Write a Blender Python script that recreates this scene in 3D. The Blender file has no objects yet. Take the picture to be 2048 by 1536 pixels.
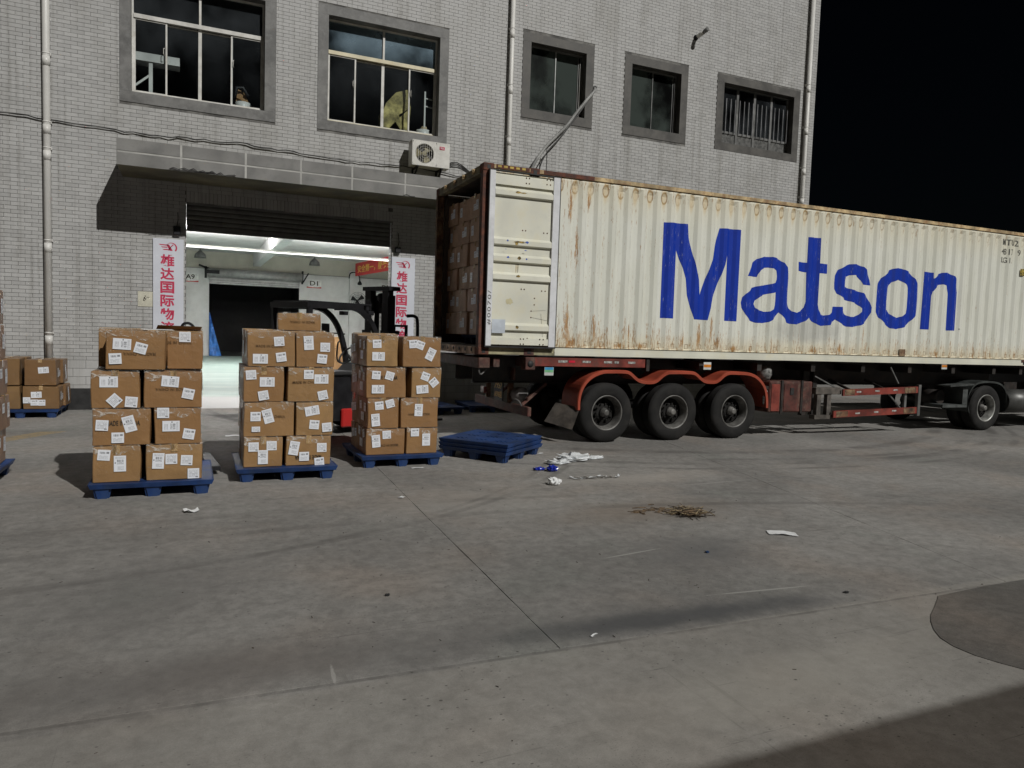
import bpy, bmesh, math, random
from mathutils import Vector, Matrix
random.seed(7)
C = bpy.context.scene.collection
PI = math.pi
R = math.radians
# ------------------------------------------------------------------ camera
sc = bpy.context.scene
YAW, PITCH, ROLL = R(24.0454), R(-3.9056), R(1.9088)
fwd = Vector((math.sin(YAW)*math.cos(PITCH), math.cos(YAW)*math.cos(PITCH), math.sin(PITCH)))
r0 = Vector((math.cos(YAW), -math.sin(YAW), 0)); u0 = r0.cross(fwd)
rt = r0*math.cos(ROLL)+u0*math.sin(ROLL); up = -r0*math.sin(ROLL)+u0*math.cos(ROLL)
cam = bpy.data.cameras.new('camera'); cam.sensor_width = 36; cam.lens = 1449.73/2048*36
cam.clip_start = 0.05; cam.clip_end = 2000
co = bpy.data.objects.new('camera', cam); C.objects.link(co); sc.camera = co
co.matrix_world = Matrix(((rt.x, up.x, -fwd.x, 0), (rt.y, up.y, -fwd.y, 0), (rt.z, up.z, -fwd.z, 1.7534), (0, 0, 0, 1)))
# ------------------------------------------------------------------ light
SUN_EL, SUN_AZ = R(39.5), R(20.0)          # azimuth measured from -Y towards +X
w = bpy.data.worlds.new('World'); sc.world = w; w.use_nodes = True
nt = w.node_tree
sky = nt.nodes.new('ShaderNodeTexSky'); sky.sky_type = 'NISHITA'; sky.sun_disc = False
sky.sun_elevation = SUN_EL; sky.sun_rotation = PI - SUN_AZ
nt.links.new(sky.outputs[0], nt.nodes['Background'].inputs[0]); nt.nodes['Background'].inputs[1].default_value = 0.0004
sl = bpy.data.lights.new('sun', 'SUN'); sl.energy = 2.9; sl.angle = R(0.5); sl.color = (1.0, 0.985, 0.95)
so = bpy.data.objects.new('sun', sl); C.objects.link(so)
tol = Vector((math.sin(SUN_AZ)*math.cos(SUN_EL), -math.cos(SUN_AZ)*math.cos(SUN_EL), math.sin(SUN_EL)))
so.rotation_euler = tol.to_track_quat('Z', 'Y').to_euler(); so.location = (6, -6, 20)
sc.view_settings.view_transform = 'Standard'; sc.view_settings.look = 'None'
sc.view_settings.exposure = 0.0; sc.view_settings.gamma = 1.0; sc.view_settings.use_curve_mapping = False
sc.cycles.use_denoising = True
sc.cycles.max_bounces = 8; sc.cycles.diffuse_bounces = 5
# ------------------------------------------------------------------ helpers: objects
WM = {}
def tag(o, label=None, cat=None, group=None, kind=None):
    if label: o['label'] = label
    if cat: o['category'] = cat
    if group: o['group'] = group
    if kind: o['kind'] = kind
    return o
def thing(name, label, cat, loc=(0, 0, 0), rz=0, group=None):
    o = bpy.data.objects.new(name, None); C.objects.link(o); o.empty_display_size = 0.2
    o.location = loc; o.rotation_euler = (0, 0, rz)
    WM[o] = Matrix.Translation(loc) @ Matrix.Rotation(rz, 4, 'Z')
    return tag(o, label, cat, group)
def link(name, me, parent=None, mat=None, M=None, world=False):
    o = bpy.data.objects.new(name, me); C.objects.link(o)
    if mat is not None and not me.materials: me.materials.append(mat)
    if parent is not None:
        o.parent = parent
        if world: o.matrix_parent_inverse = WM[parent].inverted()
    if M is not None: o.matrix_basis = M
    WM[o] = (WM[parent] if parent is not None and not world else Matrix()) @ (M if M is not None else Matrix())
    return o
def struct(name, mb, mat, parent=None):
    o = mb.build(name, mat, parent, world=True) if parent else mb.build(name, mat)
    if not parent: o['kind'] = 'structure'
    return o
class MB:
    def __init__(s): s.bm = bmesh.new(); s.uv = None
    def quad(s, pts):
        vs = [s.bm.verts.new(p) for p in pts]; return s.bm.faces.new(vs)
    def box(s, x0, x1, y0, y1, z0, z1, M=None, bev=0):
        g = [(x0, y0, z0), (x1, y0, z0), (x1, y1, z0), (x0, y1, z0), (x0, y0, z1), (x1, y0, z1), (x1, y1, z1), (x0, y1, z1)]
        vs = [s.bm.verts.new(M @ Vector(p) if M else p) for p in g]
        fs = [s.bm.faces.new([vs[i] for i in f]) for f in ((3, 2, 1, 0), (4, 5, 6, 7), (0, 1, 5, 4), (1, 2, 6, 5), (2, 3, 7, 6), (3, 0, 4, 7))]
        if bev:
            es = list({e for f in fs for e in f.edges})
            bmesh.ops.bevel(s.bm, geom=es, offset=bev, segments=1, affect='EDGES')
        return s
    def frustum(s, c, b, t, z0, z1):   # centre xy, half sizes bottom/top
        cx, cy = c
        v = [s.bm.verts.new((cx+i*b[0], cy+j*b[1], z0)) for i, j in ((-1, -1), (1, -1), (1, 1), (-1, 1))]
        v += [s.bm.verts.new((cx+i*t[0], cy+j*t[1], z1)) for i, j in ((-1, -1), (1, -1), (1, 1), (-1, 1))]
        for f in ((3, 2, 1, 0), (4, 5, 6, 7), (0, 1, 5, 4), (1, 2, 6, 5), (2, 3, 7, 6), (3, 0, 4, 7)): s.bm.faces.new([v[i] for i in f])
        return s
    def bar(s, a, b, w, h, upv=(0, 0, 1)):   # rectangular bar from a to b
        a, b = Vector(a), Vector(b); d = (b-a); L = d.length; d.normalize()
        sd = d.cross(Vector(upv)); 
        if sd.length < 1e-4: sd = Vector((1, 0, 0))
        sd.normalize(); u = sd.cross(d)
        M = Matrix((( sd.x, d.x, u.x, a.x), (sd.y, d.y, u.y, a.y), (sd.z, d.z, u.z, a.z), (0, 0, 0, 1)))
        return s.box(-w/2, w/2, 0, L, -h/2, h/2, M)
    def tube(s, pts, r, n=10, caps=True):
        pts = [Vector(p) for p in pts]; rings = []
        prev = None
        for i, p in enumerate(pts):
            d = (pts[min(i+1, len(pts)-1)]-pts[max(i-1, 0)]).normalized()
            if prev is None:
                a = Vector((0, 0, 1)) if abs(d.z) < .9 else Vector((1, 0, 0)); sd = d.cross(a).normalized()
            else:
                sd = (prev-d*prev.dot(d)); sd = sd.normalized() if sd.length > 1e-5 else d.orthogonal().normalized()
            prev = sd; u = d.cross(sd)
            rr = r[i] if isinstance(r, (list, tuple)) else r
            rings.append([s.bm.verts.new(p+sd*rr*math.cos(2*PI*k/n)+u*rr*math.sin(2*PI*k/n)) for k in range(n)])
        for a, b in zip(rings, rings[1:]):
            for k in range(n): 
                f = s.bm.faces.new((a[k], a[(k+1) % n], b[(k+1) % n], b[k])); f.smooth = n > 6
        if caps: s.bm.faces.new(rings[0][::-1]); s.bm.faces.new(rings[-1])
        return s
    def lathe(s, prof, n=32, M=None, smooth=True, close=False, cap=True):  # prof (r, h) about local z
        rings = []
        for r, h in prof:
            rings.append([s.bm.verts.new((M @ Vector((r*math.cos(2*PI*k/n), r*math.sin(2*PI*k/n), h))) if M else (r*math.cos(2*PI*k/n), r*math.sin(2*PI*k/n), h)) for k in range(n)])
        prs = list(zip(rings, rings[1:]))
        if close: prs.append((rings[-1], rings[0]))
        for a, b in prs:
            for k in range(n):
                f = s.bm.faces.new((a[k], a[(k+1) % n], b[(k+1) % n], b[k])); f.smooth = smooth
        if not close and cap:
            if prof[0][0] > 1e-4 : s.bm.faces.new(rings[0][::-1])
            if prof[-1][0] > 1e-4: s.bm.faces.new(rings[-1])
        return s
    def prism(s, poly, y0, y1, holes=()):   # polygon in xz, extruded along y
        vs = [[s.bm.verts.new((x, y, z)) for x, z in poly] for y in (y0, y1)]
        n = len(poly)
        s.bm.faces.new(vs[0]); s.bm.faces.new(vs[1][::-1])
        for i in range(n): s.bm.faces.new((vs[0][(i+1) % n], vs[0][i], vs[1][i], vs[1][(i+1) % n]))
        return s
    def build(s, name, mat, parent=None, world=False, M=None, smooth=False, fixn=True):
        if fixn: bmesh.ops.recalc_face_normals(s.bm, faces=s.bm.faces)
        me = bpy.data.meshes.new(name); s.bm.to_mesh(me); s.bm.free()
        if smooth:
            for p in me.polygons: p.use_smooth = True
        return link(name, me, parent, mat, M, world)
def Tm(x=0, y=0, z=0, rz=0, rx=0, ry=0):
    return Matrix.Translation((x, y, z)) @ Matrix.Rotation(rz, 4, 'Z') @ Matrix.Rotation(ry, 4, 'Y') @ Matrix.Rotation(rx, 4, 'X')
def text_mesh(body, size, bold=0.0, depth=0.0008, spacing=1.0):
    cu = bpy.data.curves.new('t', 'FONT'); cu.body = body; cu.size = size; cu.offset = bold; cu.extrude = depth
    cu.align_x = 'CENTER'; cu.align_y = 'CENTER'; cu.space_character = spacing; cu.resolution_u = 3
    o = bpy.data.objects.new('t', cu); C.objects.link(o)
    dg = bpy.context.evaluated_depsgraph_get(); dg.update()
    me = bpy.data.meshes.new_from_object(o.evaluated_get(dg), depsgraph=dg)
    me.materials.clear()
    bpy.data.objects.remove(o); bpy.data.curves.remove(cu)
    return me
FRONT = Matrix.Rotation(PI/2, 4, 'X')       # text plane -> facing -Y
def fit_text(me, wid, hei=None):
    xs = [v.co.x for v in me.vertices]; ys = [v.co.y for v in me.vertices]
    if not xs: return me
    sx = wid/(max(xs)-min(xs)) if wid else 1; sy = hei/(max(ys)-min(ys)) if hei else sx
    cx = (max(xs)+min(xs))/2; cy = (max(ys)+min(ys))/2
    for v in me.vertices: v.co.x = (v.co.x-cx)*sx; v.co.y = (v.co.y-cy)*sy
    return me
# ------------------------------------------------------------------ helpers: materials
class NT:
    def __init__(s, name):
        s.m = bpy.data.materials.new(name); s.m.use_nodes = True; s.t = s.m.node_tree
        s.b = s.t.nodes['Principled BSDF']; s.tc = s.t.nodes.new('ShaderNodeTexCoord'); s._o = None
    def obj(s): return s.tc.outputs['Object']
    def uv(s): return s.tc.outputs['UV']
    def set(s, sock, v):
        if isinstance(v, (int, float)): sock.default_value = v
        elif isinstance(v, (tuple, list)):
            n = len(sock.default_value); sock.default_value = (tuple(v)+(1,))[:n]
        else: s.t.links.new(v, sock)
    def math(s, op, a, b=0.0, c=0.0, clamp=False):
        n = s.t.nodes.new('ShaderNodeMath'); n.operation = op; n.use_clamp = clamp
        s.set(n.inputs[0], a); s.set(n.inputs[1], b); s.set(n.inputs[2], c); return n.outputs[0]
    def vmath(s, op, a, b=(0, 0, 0)):
        n = s.t.nodes.new('ShaderNodeVectorMath'); n.operation = op; s.set(n.inputs[0], a); s.set(n.inputs[1], b)
        return n.outputs['Value'] if op in ('LENGTH', 'DISTANCE', 'DOT_PRODUCT') else n.outputs['Vector']
    def map(s, vec, scale=(1, 1, 1), loc=(0, 0, 0), rot=(0, 0, 0)):
        n = s.t.nodes.new('ShaderNodeMapping'); s.set(n.inputs['Vector'], vec); s.set(n.inputs['Scale'], scale)
        s.set(n.inputs['Location'], loc); s.set(n.inputs['Rotation'], rot); return n.outputs[0]
    def noise(s, vec, scale=5, det=3, rough=.55, dist=0.0, w=None):
        n = s.t.nodes.new('ShaderNodeTexNoise'); s.set(n.inputs['Vector'], vec); s.set(n.inputs['Scale'], scale)
        s.set(n.inputs['Detail'], det); s.set(n.inputs['Roughness'], rough); s.set(n.inputs['Distortion'], dist)
        return n.outputs[0]
    def voro(s, vec, scale=5, feature='F1'):
        n = s.t.nodes.new('ShaderNodeTexVoronoi'); n.feature = feature; s.set(n.inputs['Vector'], vec); s.set(n.inputs['Scale'], scale)
        return n.outputs[0]
    def ramp(s, v, a, b, lo=0.0, hi=1.0, smooth=True):
        n = s.t.nodes.new('ShaderNodeMapRange'); n.interpolation_type = 'SMOOTHSTEP' if smooth else 'LINEAR'
        s.set(n.inputs['Value'], v); s.set(n.inputs['From Min'], a); s.set(n.inputs['From Max'], b)
        s.set(n.inputs['To Min'], lo); s.set(n.inputs['To Max'], hi); return n.outputs[0]
    def mix(s, f, a, b, mode='MIX'):
        n = s.t.nodes.new('ShaderNodeMix'); n.data_type = 'RGBA'; n.blend_type = mode
        s.set(n.inputs[0], f); s.set(n.inputs[6], a); s.set(n.inputs[7], b); return n.outputs[2]
    def sep(s, v):
        n = s.t.nodes.new('ShaderNodeSeparateXYZ'); s.set(n.inputs[0], v); return n.outputs
    def bump(s, h, strength=.3, dist=.01):
        n = s.t.nodes.new('ShaderNodeBump'); s.set(n.inputs['Height'], h); s.set(n.inputs['Strength'], strength); s.set(n.inputs['Distance'], dist)
        s.t.links.new(n.outputs[0], s.b.inputs['Normal']); return n
    def rand(s):
        n = s.t.nodes.new('ShaderNodeObjectInfo'); return n.outputs['Random']
    def island(s):
        n = s.t.nodes.new('ShaderNodeNewGeometry'); return n.outputs['Random Per Island']
    def out(s, **k):
        for a, v in k.items(): s.set(s.b.inputs[a.replace('_', ' ')], v)
        return s.m
    def band(s, v, a, b):   # 1 where a<v<b
        return s.math('MULTIPLY', s.math('GREATER_THAN', v, a), s.math('LESS_THAN', v, b))
def mat(name, col, rough=.6, metal=0.0, var=.12, scale=4, bump=0.0, bscale=30, dirt=None, damt=.5, dscale=2.0, spec=.5, coat=0):
    n = NT(name); o = n.obj()
    a = n.noise(o, scale, 4, .6)
    c2 = tuple(max(0, c*(1-var*2.2)) for c in col); c1 = tuple(min(1, c*(1+var)) for c in col)
    c = n.mix(n.ramp(a, .3, .7), c2, c1)
    if dirt:
        d = n.noise(o, dscale, 6, .7); c = n.mix(n.math('MULTIPLY', n.ramp(d, .45, .7), damt), c, dirt)
    if bump: n.bump(n.noise(o, bscale, 3), bump, .01)
    n.b.inputs['Specular IOR Level'].default_value = spec
    if coat: n.b.inputs['Coat Weight'].default_value = coat; n.b.inputs['Coat Roughness'].default_value = .15
    return n.out(Base_Color=c, Roughness=n.ramp(a, .2, .8, rough*.85, min(1, rough*1.15)), Metallic=metal)
def emis(name, col, st):
    n = NT(name); return n.out(Base_Color=(.8, .8, .8), Emission_Color=col, Emission_Strength=st)

# ground concrete
def ground_mat(name, base=(.252, .243, .228), rough_dark=1.0, marks=True):
    n = NT(name); o = n.obj(); x, y, z = n.sep(o)
    big = n.noise(o, .35, 5, .6, .4); mid = n.noise(o, 1.7, 6, .65, .3); fine = n.noise(o, 9, 10, .78, .2); grain = n.noise(o, 150, 2, .6)
    c = n.mix(n.ramp(big, .3, .72), tuple(v*.70 for v in base), tuple(v*1.10 for v in base))
    cr = n.voro(n.vmath('ADD', o, n.vmath('MULTIPLY', (0.35, 0.35, 0), n.mix(1.0, (0, 0, 0), mid))), .9, 'DISTANCE_TO_EDGE')
    c = n.mix(n.math('MULTIPLY', n.ramp(mid, .5, .8), .55), c, tuple(v*.62*k for v, k in zip(base, (1, .98, .96))))
    c = n.mix(n.math('MULTIPLY', n.ramp(mid, .22, .42, 1, 0), .3), c, tuple(min(1, v*1.35) for v in base))
    warm = n.noise(n.map(o, loc=(31, 7, 0)), .8, 3, .5)
    c = n.mix(n.math('MULTIPLY', n.ramp(warm, .45, .75), .28), c, (.30, .235, .185))
    c = n.mix(n.math('MULTIPLY', n.ramp(warm, .25, .42, 1, 0), .22), c, (.2, .225, .2))
    c = n.mix(.42, c, n.mix(n.ramp(fine, .28, .72), (.2, .2, .2), (.8, .8, .8)), 'OVERLAY')
    c = n.mix(.22, c, n.mix(n.ramp(grain, .25, .75), (.2, .2, .2), (.8, .8, .8)), 'OVERLAY')
    if marks: c = n.mix(n.ramp(y, 3.45, 3.5, .22, 0), c, (.36, .335, .29))
    # small pits and crumbs, only in patches
    vo = n.voro(n.map(o, scale=(1, 1.6, 1)), 16)
    pit = n.math('MULTIPLY', n.ramp(vo, .05, .16, 1, 0), n.ramp(n.noise(o, 1.3, 3), .42, .56))
    c = n.mix(n.math('MULTIPLY', pit, .75), c, (.045, .042, .038))
    vo2 = n.voro(n.map(o, scale=(1, 1.4, 1), loc=(5, 3, 0)), 42)
    pit2 = n.math('MULTIPLY', n.ramp(vo2, .05, .2, 1, 0), n.ramp(n.noise(n.map(o, loc=(3, 9, 0)), 1.1, 3), .5, .66))
    c = n.mix(n.math('MULTIPLY', pit2, .65), c, (.08, .075, .068))
    # thin scratches
    for k, (sx, sy, rot, th) in enumerate(((.5, 14, .3, .64), (.7, 22, -.5, .67), (12, .45, .2, .66))):
        sn = n.noise(n.map(o, scale=(sx, sy, 1), rot=(0, 0, rot), loc=(k*7, k*3, 0)), 1.2, 4, .75, .6)
        c = n.mix(n.math('MULTIPLY', n.ramp(sn, th, th+.06), .45 if k < 2 else .3), c, (.07, .066, .06))
    if marks:
        def ell(cx, cy, rx, ry, rot=0.0, soft=.5):
            v = n.map(n.vmath('SUBTRACT', o, (cx, cy, 0)), rot=(0, 0, -rot)); v = n.vmath('MULTIPLY', v, (1/rx, 1/ry, 0))
            d = n.math('ADD', n.vmath('LENGTH', v), n.math('MULTIPLY', n.math('SUBTRACT', mid, .5), 1.3))
            return n.ramp(d, 1-soft, 1+soft*.3, 1, 0)
        c = n.mix(n.math('MULTIPLY', ell(.9, 3.8, 3.4, .3, -.02, .9), .38), c, (.12, .115, .11))
        c = n.mix(n.math('MULTIPLY', ell(-1.6, 4.6, 2.0, 2.4, .3, .9), .3), c, (.14, .135, .125))
        c = n.mix(n.math('MULTIPLY', ell(2.75, 3.66, 1.5, .17, -.03, .8), .8), c, (.065, .067, .07))       # damp strip along the joint
        c = n.mix(n.math('MULTIPLY', ell(3.9, 4.75, .65, .5, .2, .9), .6), c, (.1, .1, .1))               # oily patch
        c = n.mix(n.math('MULTIPLY', ell(4.2, 6.1, 1.25, .55, .1, .9), .5), c, (.17, .13, .095))           # brown dust round the straw
        c = n.mix(n.math('MULTIPLY', ell(-.2, 5.3, 1.0, .9, .1, .9), .4), c, (.13, .125, .12))
        c = n.mix(n.math('MULTIPLY', ell(.1, 3.9, .9, .38, .05, .9), .5), c, (.12, .108, .1))
        c = n.mix(n.math('MULTIPLY', ell(2.6, 7.0, 1.2, .9, 0, .9), .35), c, (.36, .34, .31))
        c = n.mix(n.math('MULTIPLY', ell(5.0, 7.6, 1.6, .35, -.05, .9), .5), c, (.37, .35, .32))
        c = n.mix(n.math('MULTIPLY', ell(2.9, 2.75, 1.4, .35, .1, .9), .4), c, (.35, .33, .29))
        # curved tyre tracks of turning lorries
        for cx, cy, rr, wd, amt in ((9.5, 18.5, 10.6, .16, .6), (9.5, 18.5, 11.0, .09, .45), (9.6, 17.6, 8.75, .2, .6), (9.6, 17.6, 9.4, .12, .5), (9.8, 18, 10.0, .1, .4), (2, -9, 15.5, .1, .35), (1.5, -9, 16.1, .1, .3), (-2, 14, 8.6, .07, .4), (-2.3, 13.6, 8.3, .05, .35)):
            d = n.vmath('LENGTH', n.vmath('MULTIPLY', n.vmath('SUBTRACT', o, (cx, cy, 0)), (1, 1, 0)))
            dd = n.math('ABSOLUTE', n.math('SUBTRACT', d, rr))
            mk = n.math('MULTIPLY', n.ramp(dd, wd*.3, wd, 1, 0), n.ramp(n.noise(o, .9, 4), .38, .62))
            c = n.mix(n.math('MULTIPLY', mk, amt), c, (.085, .08, .075))
        # light scrapes
        for ax, ay, ln, rot in ((3.75, 3.86, .5, -.1), (3.3, 4.9, .35, .15), (.67, 3.6, .13, 1.5), (6, 7.1, .7, .05)):
            v = n.map(n.vmath('SUBTRACT', o, (ax, ay, 0)), rot=(0, 0, -rot)); v = n.vmath('MULTIPLY', v, (1/ln, 1/.012, 0))
            d = n.math('ADD', n.vmath('LENGTH', v), n.math('MULTIPLY', n.math('SUBTRACT', fine, .5), 2.4))
            c = n.mix(n.math('MULTIPLY', n.ramp(d, .6, 1.05, 1, 0), .38), c, (.5, .49, .46))
        ck = n.math('MULTIPLY', n.ramp(cr, .001, .006, 1, 0), n.ramp(n.noise(o, .7, 2), .52, .6))
        
        vo3 = n.voro(n.map(o, scale=(1, 1.3, 1), loc=(1, 13, 0)), 5.5)
        c = n.mix(n.math('MULTIPLY', n.ramp(vo3, .03, .07, 1, 0), .75), c, (.05, .047, .042))
        jn = n.math('ABSOLUTE', n.math('SUBTRACT', y, n.math('ADD', 3.526, n.math('MULTIPLY', x, -.026))))
        jm = n.math('MULTIPLY', n.ramp(jn, .006, .022, 1, 0), n.ramp(n.noise(o, 5, 4), .35, .6, .25, .9))
        c = n.mix(n.math('MULTIPLY', jm, .5), c, (.07, .066, .06))
        ye = n.math('MULTIPLY', n.band(n.math('SUBTRACT', y, n.math('MULTIPLY', x, 1.6)), 16.0, 16.6), n.band(y, 11.6, 13.2))
        c = n.mix(n.math('MULTIPLY', ye, n.ramp(fine, .35, .65, .1, .6)), c, (.4, .26, .06))
    h = n.math('ADD', n.math('MULTIPLY', fine, .6), n.math('SUBTRACT', n.math('MULTIPLY', grain, .5), n.math('MULTIPLY', pit, 1.0)))
    n.bump(h, .25, .003)
    n.b.inputs['Specular IOR Level'].default_value = .3
    return n.out(Base_Color=c, Roughness=n.ramp(mid, .3, .7, .75, .92))
M_GROUND = ground_mat('yard concrete')
M_ASPH = ground_mat('rough dark patch', (.125, .117, .107), marks=False)
M_GAP = mat('joint filler', (.05, .047, .042), .9, var=.3, scale=20)
# wall tiles
def tile_mat(name, obj_rand):
    n = NT(name); o = n.obj(); g = n.t.nodes.new('ShaderNodeNewGeometry'); P = g.outputs['Position']
    rnd = n.rand() if obj_rand else g.outputs['Random Per Island']
    c = n.mix(rnd, (.375, .373, .366), (.435, .433, .424))
    st = n.noise(n.map(P, scale=(1, 1, .35)), 1.6, 6, .7)
    c = n.mix(n.math('MULTIPLY', n.ramp(st, .42, .75), .45), c, (.24, .23, .205))
    c = n.mix(n.math('MULTIPLY', n.ramp(n.noise(n.map(P, scale=(3, 1, .12)), 2.2, 4, .7), .48, .72), .5), c, (.205, .198, .182))
    c = n.mix(.15, c, n.mix(n.noise(P, 90, 3), (.2, .2, .2), (.8, .8, .8)), 'OVERLAY')
    n.bump(n.noise(P, 120, 3), .15, .002)
    n.b.inputs['Specular IOR Level'].default_value = .35
    return n.out(Base_Color=c, Roughness=n.ramp(rnd, 0, 1, .42, .62, False))
M_TILE = tile_mat('glazed grey tile', True); M_TILEF = tile_mat('glazed grey tile field', False)
M_GROUT = mat('dark grout', (.17, .165, .155), .9, var=.3, scale=3)
M_STONE = mat('grey granite surround', (.155, .153, .147), .6, var=.22, scale=2.2, bump=.1, dirt=(.26, .26, .255), damt=.35, dscale=9)
M_STONED = mat('dark granite surround', (.088, .083, .075), .6, var=.22, scale=2.2, bump=.1, dirt=(.05, .047, .043), damt=.5, dscale=3)
M_SOFF = mat('stained soffit render', (.15, .135, .08), .85, var=.25, scale=1.2, dirt=(.06, .055, .035), damt=.6)
M_FASC = mat('grey fascia panel', (.215, .212, .202), .65, var=.16, scale=2.5, dirt=(.14, .135, .125), damt=.5, dscale=5, bump=.08)
M_JOINT = mat('pale mortar joint', (.43, .425, .40), .8, var=.1)
M_ALU = mat('cream window aluminium', (.62, .61, .575), .4, var=.08, dirt=(.38, .35, .27), damt=.4, dscale=6)
M_ALUY = mat('yellowed window rail', (.66, .6, .42), .45, var=.1, dirt=(.4, .33, .17), damt=.5, dscale=8)
M_ALUG = mat('dull grey window metal', (.17, .17, .165), .45, .3, var=.15)
M_PVC = mat('off-white plastic pipe', (.66, .65, .62), .45, var=.05, scale=1, dirt=(.48, .46, .42), damt=.25, dscale=3)
M_BLK = mat('black rubber', (.018, .018, .018), .6, var=.2, scale=8)
M_CABLE = mat('black cable', (.02, .019, .018), .55, var=.2)
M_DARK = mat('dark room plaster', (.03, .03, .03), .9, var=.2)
M_WHITEW = mat('white interior plaster', (.70, .69, .68), .8, var=.04, scale=1.5, dirt=(.5, .49, .46), damt=.3, dscale=2)
M_WALLUP = mat('cream upper wall plaster', (.52, .50, .43), .85, var=.06, scale=1.0)
M_SHUT = mat('grey roller slats', (.16, .16, .15), .55, .2, var=.15, dirt=(.07, .068, .06), damt=.5, dscale=4)
M_SHUT2 = mat('galvanised roller slats', (.36, .36, .35), .45, .3, var=.1)
def glass_mat(name, tint=(.9, .93, .94), dusty=None, rough=.05, tr=.75):
    n = NT(name); t = n.t
    tb = t.nodes.new('ShaderNodeBsdfTransparent'); tb.inputs[0].default_value = (*tint, 1)
    gl = t.nodes.new('ShaderNodeBsdfGlossy'); gl.inputs['Roughness'].default_value = rough
    ge = t.nodes.new('ShaderNodeNewGeometry'); cs = n.math('ABSOLUTE', n.vmath('DOT_PRODUCT', ge.outputs['Incoming'], ge.outputs['Normal']))
    fr = n.math('ADD', .02, n.math('MULTIPLY', .6, n.math('POWER', n.math('SUBTRACT', 1.0, cs), 5.0)))
    mx = t.nodes.new('ShaderNodeMixShader'); t.links.new(fr, mx.inputs[0]); t.links.new(tb.outputs[0], mx.inputs[1]); t.links.new(gl.outputs[0], mx.inputs[2])
    last = mx
    if dusty:  # dust layer; on the bluish panes it paints a reflection
        df = t.nodes.new('ShaderNodeBsdfDiffuse'); df.inputs[0].default_value = (*dusty[0], 1)
        m2 = t.nodes.new('ShaderNodeMixShader'); o = n.obj()
        nz = n.noise(n.map(o, scale=(1.1, 1, .9)), 1.0, 3, .5); z = n.sep(o)[2]
        f = n.math('MULTIPLY', n.ramp(nz, .3, .75), n.ramp(z, dusty[1], dusty[2]))
        f = n.math('MULTIPLY', f, dusty[3])
        t.links.new(f, m2.inputs[0]); t.links.new(mx.outputs[0], m2.inputs[1]); t.links.new(df.outputs[0], m2.inputs[2]); last = m2
    t.links.new(last.outputs[0], t.nodes['Material Output'].inputs[0])
    return n.m
M_GLASS = glass_mat('window glass', dusty=((.1, .11, .12), 6.0, 8.6, .25))
M_GLASSB = glass_mat('bluish reflection window glass', dusty=((.22, .30, .36), 7.55, 8.25, .85))  # bluish reflection of the upper panes painted as a diffuse layer
M_GLASSF = glass_mat('dark frosted window glass', (.25, .28, .27), dusty=((.045, .055, .05), 0, .1, 2.0), rough=.25)
# cardboard
def card_mat(name, col):
    n = NT(name); o = n.obj(); r = n.rand()
    v = n.vmath('ADD', o, n.vmath('MULTIPLY', (37., 11., 5.), n.mix(0.0, (1, 1, 1), (1, 1, 1))))
    off = n.t.nodes.new('ShaderNodeCombineXYZ'); n.set(off.inputs[0], n.math('MULTIPLY', r, 50)); n.set(off.inputs[1], n.math('MULTIPLY', r, 31))
    v = n.vmath('ADD', o, off.outputs[0])
    big = n.noise(v, 3.5, 4, .6, .3)
    c = n.mix(n.ramp(big, .3, .7), tuple(k*.83 for k in col), tuple(min(1, k*1.1) for k in col))
    c = n.mix(n.math('MULTIPLY', r, .8), c, (col[0]*.78, col[1]*.66, col[2]*.62))
    c = n.mix(n.math('MULTIPLY', n.ramp(n.noise(n.map(v, scale=(1, 1, 7)), 5, 4, .7), .58, .74), .3), c, tuple(k*.6 for k in col))
    c = n.mix(n.math('MULTIPLY', n.ramp(n.noise(v, 8, 5, .7), .62, .72), .25), c, tuple(min(1, k*1.5) for k in col))
    flute = n.noise(n.map(v, scale=(90, 90, 1)), 1.5, 1)
    wr = n.noise(v, 9, 4, .6, 1.2)
    n.bump(n.math('ADD', n.math('MULTIPLY', wr, 1.0), n.math('MULTIPLY', flute, .08)), .45, .012)
    cb = n.t.nodes.new('ShaderNodeBump'); n.set(cb.inputs['Height'], n.noise(n.map(v, scale=(1, 1, 2.2)), 11, 5, .7, 2.2)); cb.inputs['Strength'].default_value = 1; cb.inputs['Distance'].default_value = .05
    n.t.links.new(cb.outputs[0], n.b.inputs['Coat Normal']); n.set(n.b.inputs['Coat Weight'], n.ramp(n.noise(v, 4, 3), .4, .6, .15, .8)); n.b.inputs['Coat Roughness'].default_value = .16
    n.b.inputs['Specular IOR Level'].default_value = .3
    return n.out(Base_Color=c, Roughness=.62)
M_CARD = card_mat('brown cardboard', (.31, .187, .078)); M_CARDP = card_mat('pinkish brown cardboard', (.33, .20, .115))
M_CARDC = card_mat('lamp-lightened carton board', (.50, .345, .235)); M_CARDD = card_mat('shade-darkened brown cardboard', (.21, .125, .052)); M_CARDL = card_mat('pale cardboard', (.5, .30, .14))  # cargo board lightened for lamp light, wall-pallet board darkened for shade
def tape_mat():
    n = NT('clear packing tape'); o = n.obj()
    n.bump(n.noise(o, 40, 4, .7, 1.5), .9, .01)
    n.b.inputs['Coat Weight'].default_value = 1; n.b.inputs['Coat Roughness'].default_value = .06
    return n.out(Base_Color=n.mix(n.ramp(n.noise(o, 14, 4, .7, 1), .58, .66), (.42, .27, .12), (.75, .68, .55)), Roughness=.2)  # pale noise patches paint glints on the tape
M_TAPE = tape_mat()
M_INK = mat('faded black print', (.035, .025, .016), .8, var=.2); M_INKF = mat('pale brown print', (.14, .075, .028), .8, var=.3, scale=14)
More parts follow.
